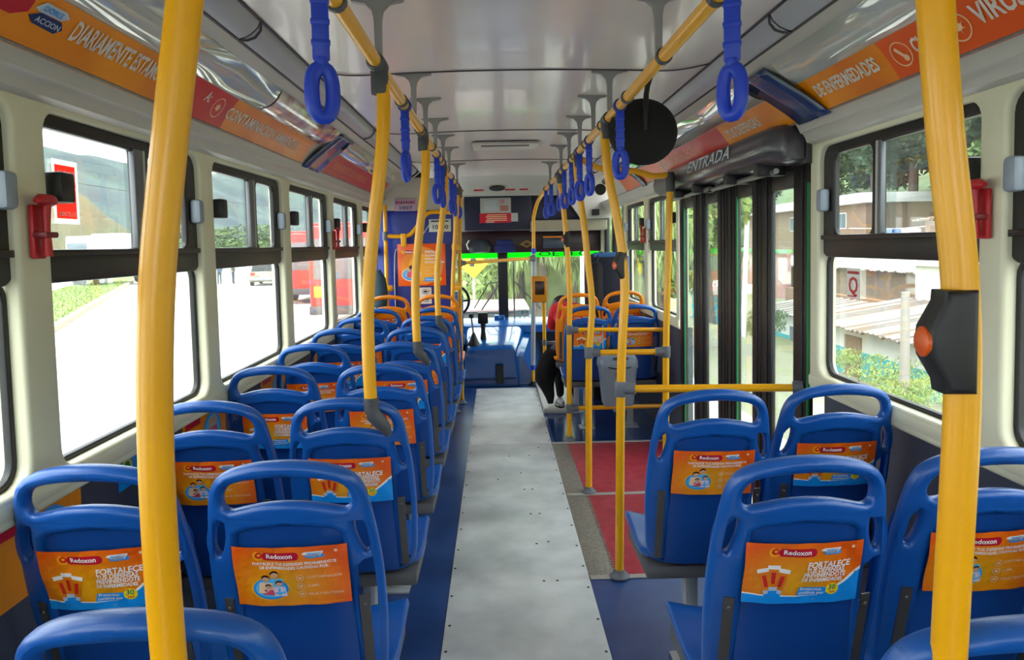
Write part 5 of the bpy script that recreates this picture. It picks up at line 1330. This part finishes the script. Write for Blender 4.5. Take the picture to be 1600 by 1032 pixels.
def house(name, x0, x1, y0, y1, z0, z1, wm, label, roof=None, windows=(), band=None, door=None):
    t = empty(name, (x0, (y0 + y1) / 2, z0), 0, label, 'house')
    def c(o): return shift(o, t)
    c(B().box(x0, x1, y0, y1, z0, z1).build('walls', wm, t))
    if band: c(B().box(x0 - .03, x0 + .1, y0 - .02, y1 + .02, z0, z0 + band[0]).build('painted_band', band[1], t))
    for (a, b, u, v) in windows:
        f = c(B().box(x0 - .05, x0 + .05, a, b, u, v).build('window', WHITEW, t))
        m_ = (a + b) / 2
        for q0, q1 in ((a + .08, m_ - .03), (m_ + .03, b - .08)):
            B().box(x0 - .065, x0 - .045, q0, q1, u + .08, v - .08).build('pane', WPANE, f)
    if door: c(B().box(x0 - .05, x0 + .05, *door).build('door', WOOD, t))
    if roof:
        kind, m, ov, rise = roof
        if kind == 'flat': c(B().box(x0 - ov, x1 + ov, y0 - ov, y1 + ov, z1, z1 + rise, .03).build('roof', m, t))
        else:
            k = B(); bm = k.bm
            N = int((y1 - y0 + 2 * ov) / .35) * 2
            for i in range(N):
                ya = y0 - ov + (y1 - y0 + 2 * ov) * i / N; yb = y0 - ov + (y1 - y0 + 2 * ov) * (i + 1) / N
                za, zb = (.0, .05) if i % 2 else (.05, .0)
                bm.faces.new([bm.verts.new(p) for p in ((x0 - ov, ya, z1 + za), (x0 - ov, yb, z1 + zb), (x1 + ov, yb, z1 + rise + zb), (x1 + ov, ya, z1 + rise + za))])
            o = c(k.build('roof', m, t, None, 0)); md = o.modifiers.new('s', 'SOLIDIFY'); md.thickness = .06
            c(B().prism([(x0 + .02, z1 - .02), (x1 - .02, z1 - .02), (x1 - .02, z1 + rise - .06), (x0 + .02, z1 + .0)], 'y', y0 + .02, y1 - .02).build('gable', wm, t))
    return t
house('house', 14, 18, 21, 31.5, -4.6, -2.1, WHITEW, 'low white and turquoise house with sloping tin roof below the road', ('slope', TIN, .5, .75), (), (1.65, TURQ), (27.3, 28.6, -4.6, -2.4))
house('house', 15, 18, 33.0, 40, -5.4, -2.4, WHITEW, 'second low turquoise house seen through the door panes', ('slope', TIN, .4, .6), ((35, 36.5, -3.9, -2.9),), (1.9, TURQ))
house('boundary_wall', 18.6, 19.0, 22, 46, -4.2, -1.62, BRK, 'long ochre brick boundary wall behind the turquoise house')
house('house', 19.2, 23, 26.0, 32.6, -2.8, .15, WHITEW, 'white box house with a large window above the brick wall', ('flat', TINW, .25, .12), ((27.2, 30.3, -1.0, .05),))
house('shed', 20.5, 24, 34, 43.5, -3, -.25, WOOD, 'weathered timber shed with long pale corrugated roof', ('slope', TINW, .6, .5), ())
house('shed', 21, 25, 46, 58, -3, -.4, WOOD, 'timber shed with white roof seen through the folding door', ('slope', TINW, .5, .5), ())
house('house', 28, 34, 54, 79, -.5, 4.1, BRK2, 'brick house with thick flat white roof on the hillside', ('flat', TINW, .6, .75), ((57, 58.6, 2.2, 3.5), (66, 68, 2.2, 3.5)))
house('house', 25, 30, 29, 41.5, -1, 2.4, BRK, 'ochre brick house with pale door frame under the trees', ('slope', WOOD, .5, .9), ((33.8, 35.6, .9, 2.2), (38.5, 39.8, 1.0, 2.1)))
house('house', 26, 31, 12, 26, -1, 2.6, BRK2, 'brown brick house on the right slope nearest the viewer', ('slope', TIN, .5, .8), ((18, 20, .8, 2.0), (22.5, 24, .8, 2.0)))
house('kiosk', 12.5, 14, 41, 46, -4.4, -1.6, TURQ, 'turquoise kiosk with white awning seen through the door', ('flat', TINW, .6, .5), ())
t = house('low_wall', 19.5, 19.8, 48, 80, -2.6, .55, mat('red_sheet', '#b0534c', .7, var=.3, scale=.6, second='#b9aba0'), 'long red and white fence wall far beyond the door'); shift(B().box(19.3, 19.9, 48, 80, .55, .75).build('green_cap', mat('green_cap', '#3fae45', .6), t), t)
# washing
for j, (y, cname, hx) in enumerate(((46.2, 'pink', '#c98a93'), (47.3, 'white', '#d5d8e2'), (48.3, 'blue', '#3d57a8'), (49.2, 'pale blue', '#7e93c9'))):
    t = empty('washing', (27.2, y, 1.1), 0, '%s garment drying outside beside the brick house' % cname, 'clothes', 'drying clothes')
    k = B().box(-.05, .05, -.38, .38, 0, .95, .04); k.box(-.05, .05, -.6, -.3, .6, .9, .04); k.box(-.05, .05, .3, .6, .6, .9, .04); k.build('garment', mat('wash_' + cname.replace(' ', '_'), hx, .9), t)
t = empty('washing_line', (27.2, 48, 2.05), 0, 'white washing line strung beside the brick house', 'line'); B().tube([(0, -7, .15), (0, 0, -.02), (0, 7, .15)], .03, 6).build('cord', TINW, t)
def post(x, y, z0, z1, r, m, label, lean=0.0, name='street_pole'):
    t = empty(name, (x, y, z0), 0, label, 'pole', 'street poles')
    B().tube([(0, 0, 0), (lean * .5, 0, (z1 - z0) / 2), (lean, 0, z1 - z0)], [r, r * .85, r * .7], 10).build('shaft', m, t)
    B().lathe([(r * 1.8, 0), (r * 1.7, .12), (r, .2)], 10).build('footing', CONC, t)
    return t
POSTM = mat('post_grey', '#9b948a', .8, var=.1)
post(10.2, 17.8, -3.2, .1, .14, POSTM, 'weathered grey post beyond the right window')
post(10.0, 29.2, -3.0, 3.6, .12, TINW, 'slim white street pole seen through the folding door', .25)
post(1.95, 16.2, G0, 4.0, .16, TINW, 'pale post standing among the bushes ahead of the bus')
post(-20.5, 42, G0, 7.5, .12, POSTM, 'grey lamp post far along the left road')
t = empty('power_cable', (-40, 70, 7.6), 0, 'thin dark power cable crossing above the left road', 'cable'); B().tube([(-6, -30, 1.8), (0, 10, .6), (9, 60, .5), (14, 100, 1.2)], .035, 6).build('wire', BLACKP, t)
# vehicles ------------------------------------------------------------------------
def wheel(x, y, z, r, w, parent):
    k = B().lathe([(r * .5, -w / 2), (r, -w / 2), (r, w / 2), (r * .5, w / 2)], 18, (0, 0, 0), 'x'); o = k.build('wheel', BLACKP, parent); o.location = (x, y, z)
    B().lathe([(r * .55, -w / 2 - .01), (r * .5, w / 2 + .01)], 14, (0, 0, 0), 'x').build('rim', STEEL, o)
def car(x, y, rz, paint, label, h=1.55, W=1.78, L=4.1):
    t = empty('car', (x, y, G0), rz, label, 'car')
    hw = W / 2
    def ring(yy, z0, z1, wt, wb): return [(-wb, yy, z0), (-wb * 1.02, yy, (z0 + z1) * .55), (-wt, yy, z1), (wt, yy, z1), (wb * 1.02, yy, (z0 + z1) * .55), (wb, yy, z0)]
    loft([ring(-L / 2, .35, .80, hw * .85, hw * .9), ring(-L / 2 + .1, .28, .98, hw * .9, hw * .97), ring(-L / 2 + .6, .25, 1.0, hw * .93, hw), ring(L / 2 - 1.3, .25, .95, hw * .93, hw), ring(L / 2 - .3, .25, .82, hw * .88, hw * .97), ring(L / 2, .35, .65, hw * .75, hw * .88)], 'body', paint, t)
    gl = mat('car_glass', '#1c2328', .08, var=.2)
    loft([[(-hw * .84, -L / 2 + .12, .97), (-hw * .70, -L / 2 + .42, h - .05), (hw * .70, -L / 2 + .42, h - .05), (hw * .84, -L / 2 + .12, .97)], [(-hw * .88, L / 2 - 1.25, .95), (-hw * .72, L / 2 - 1.95, h - .05), (hw * .72, L / 2 - 1.95, h - .05), (hw * .88, L / 2 - 1.25, .95)]], 'glazing', gl, t)
    B().box(-hw * .73, hw * .73, -L / 2 + .36, L / 2 - 1.9, h - .07, h, .03).build('roof', paint, t)
    B().box(-hw * .93, hw * .93, -L / 2 - .08, -L / 2 + .1, .38, .58, .04).build('bumper', mat('bumper_grey', '#8d8f92', .5), t)
    for s in (-1, 1): B().box(s * hw * .72 - .14, s * hw * .72 + .14, -L / 2 - .015, -L / 2 + .1, .72, .92, .02).build('tail_light', A_RED, t)
    B().box(-.26, .26, -L / 2 - .03, -L / 2 + .02, .62, .74, .005).build('number_plate', A_WHITE, t)
    for s in (-1, 1):
        for yy in (-L / 2 + .75, L / 2 - .8): wheel(s * (hw - .1), yy, .31, .31, .2, t)
    return t
car(-16.1, 51.2, .12, mat('paint_silver', '#8b8377', .3, metal=.4), 'silver car seen from behind on the left road', 1.8, 2.1, 4.5)
car(-.2, 11.9, math.pi, mat('paint_pinkish', '#a98f94', .25), 'pale pinkish white car facing the bus beyond the windscreen', 1.42)
def bus(x, y, rz, label, L=11.0):
    t = empty('city_bus', (x, y, G0), rz, label, 'bus', 'red buses')
    red = mat('paint_red', '#c2372f', .35, var=.08, scale=.8); W = 1.22
    B().box(-W, W, 0, L, .45, 3.15, .12).build('body', red, t)
    B().box(-W + .1, W - .1, .3, L - .3, 3.12, 3.25, .05).build('roof', red, t)
    gl = mat('bus_glass', '#7a6f70', .1, var=.3, scale=1)
    for s in (-1, 1):
        for k in range(7): B().box(s * (W + .005) - .02, s * (W + .005) + .02, .5 + k * 1.45, 1.8 + k * 1.45, 1.65, 2.65, .02).build('window', gl, t)
    B().box(-W + .15, W - .15, -.02, .03, 1.5, 2.75, .03).build('rear_window', gl, t)
    B().box(-W, W, -.06, .06, .42, .70, .04).build('bumper', mat('bumper_dark', '#54494a', .5), t)
    for s in (-1, 1):
        B().box(s * .95 - .12, s * .95 + .12, -.03, .02, .95, 1.3, .02).build('tail_light', A_YE, t)
        for yy in (2.4, 8.4): wheel(s * (W - .12), yy, .5, .5, .28, t)
    return t
bus(-8.6, 32, .03, 'red city bus farther up the left road'); bus(-4.6, 22, .0, 'red city bus nearer, in the lane beside the windows')
# truck
t = empty('truck', (-30, 52, G0), -.35, 'white truck with wide windscreen coming down the far lane', 'truck')
TRW = mat('truck_white', '#cfd0cf', .4, var=.04)
B().box(-1.15, 1.15, 0, 2.0, .6, 3.7, .15).build('cab', TRW, t); B().box(-.95, .95, -.03, .05, 2.25, 3.2, .06).build('windscreen', mat('truck_glass', '#51626b', .1), t)
B().box(-1.2, 1.2, 2.2, 8, .9, 3.9, .08).build('cargo_box', TRW, t); B().box(-1.1, 1.1, -.08, .05, .5, .95, .05).build('bumper', mat('bumper_grey', '#8d8f92', .5), t)
B().box(-.7, .7, -.05, .02, 1.2, 1.75, .03).build('grille', BLACKP, t)
for s in (-1, 1):
    for yy in (.9, 6.4): wheel(s * 1.0, yy, .5, .5, .3, t)
# two people standing by the car
def stander(x, y, rz, top, label):
    t = empty('person', (x, y, G0), rz, label, 'person', 'people by the silver car')
    V = [(0, 0, .95), (0, 0, 1.15), (0, .0, 1.38), (0, 0, 1.50), (0, .02, 1.60), (0, .02, 1.72), (-.19, 0, 1.38), (-.25, .02, 1.10), (-.24, .08, .85), (.19, 0, 1.38), (.25, .02, 1.10), (.24, .08, .85), (-.09, 0, .88), (-.11, .02, .48), (-.11, 0, .07), (-.11, .14, .03), (.09, 0, .88), (.11, .02, .48), (.11, 0, .07), (.11, .14, .03)]
    E_ = [(0, 1), (1, 2), (2, 3), (3, 4), (4, 5), (2, 6), (6, 7), (7, 8), (2, 9), (9, 10), (10, 11), (0, 12), (12, 13), (13, 14), (14, 15), (0, 16), (16, 17), (17, 18), (18, 19)]
    Rr = [(.15, .1), (.14, .1), (.15, .1), .055, .085, .075, .06, .045, .035, .06, .045, .035, .085, .06, .045, .035, .085, .06, .045, .035]
    b = skin_body('body', V, E_, Rr, [top, mat('trousers_navy', '#24304f', .9), SKIN, BLACKP], t, 0, 1)
    for p in b.data.polygons:
        c = p.center
        p.material_index = 2 if c.z > 1.45 or (abs(c.x) > .2 and c.z < 1.0) else (3 if c.z < .08 else (1 if c.z < .93 else 0))
    k = B().lathe([(.002, .1), (.06, .085), (.088, .04), (.085, -.02)], 12); o = k.build('hair', HAIR, t); o.location = (0, 0, 1.70)
stander(-20.2, 52.5, 1.0, mat('shirt_blue', '#3c4f78', .9), 'person in blue standing left of the silver car')
stander(-19.4, 53.0, -1.6, mat('shirt_dark', '#2b3140', .9), 'person in dark clothes next to the silver car')
# yellow diamond sign ahead of the bus
t = empty('road_sign', (-.57, 15.3, G0), 0, 'yellow diamond road sign ahead of the windscreen', 'sign')
B().tube([(0, .03, 0), (0, .03, 2.35)], .03, 8).build('post', POSTM, t)
B().prism([(-.31, 2.05), (0, 2.36), (.31, 2.05), (0, 1.74)], 'y', -.01, .01).build('plate', A_YEL, t)
B().prism([(-.08, 2.0), (.02, 2.0), (.02, 2.12), (.08, 2.12), (0, 2.25), (-.08, 2.12), (-.03, 2.12), (-.03, 2.05), (-.08, 2.05)], 'y', -.014, -.008).build('symbol', A_BLK, t)
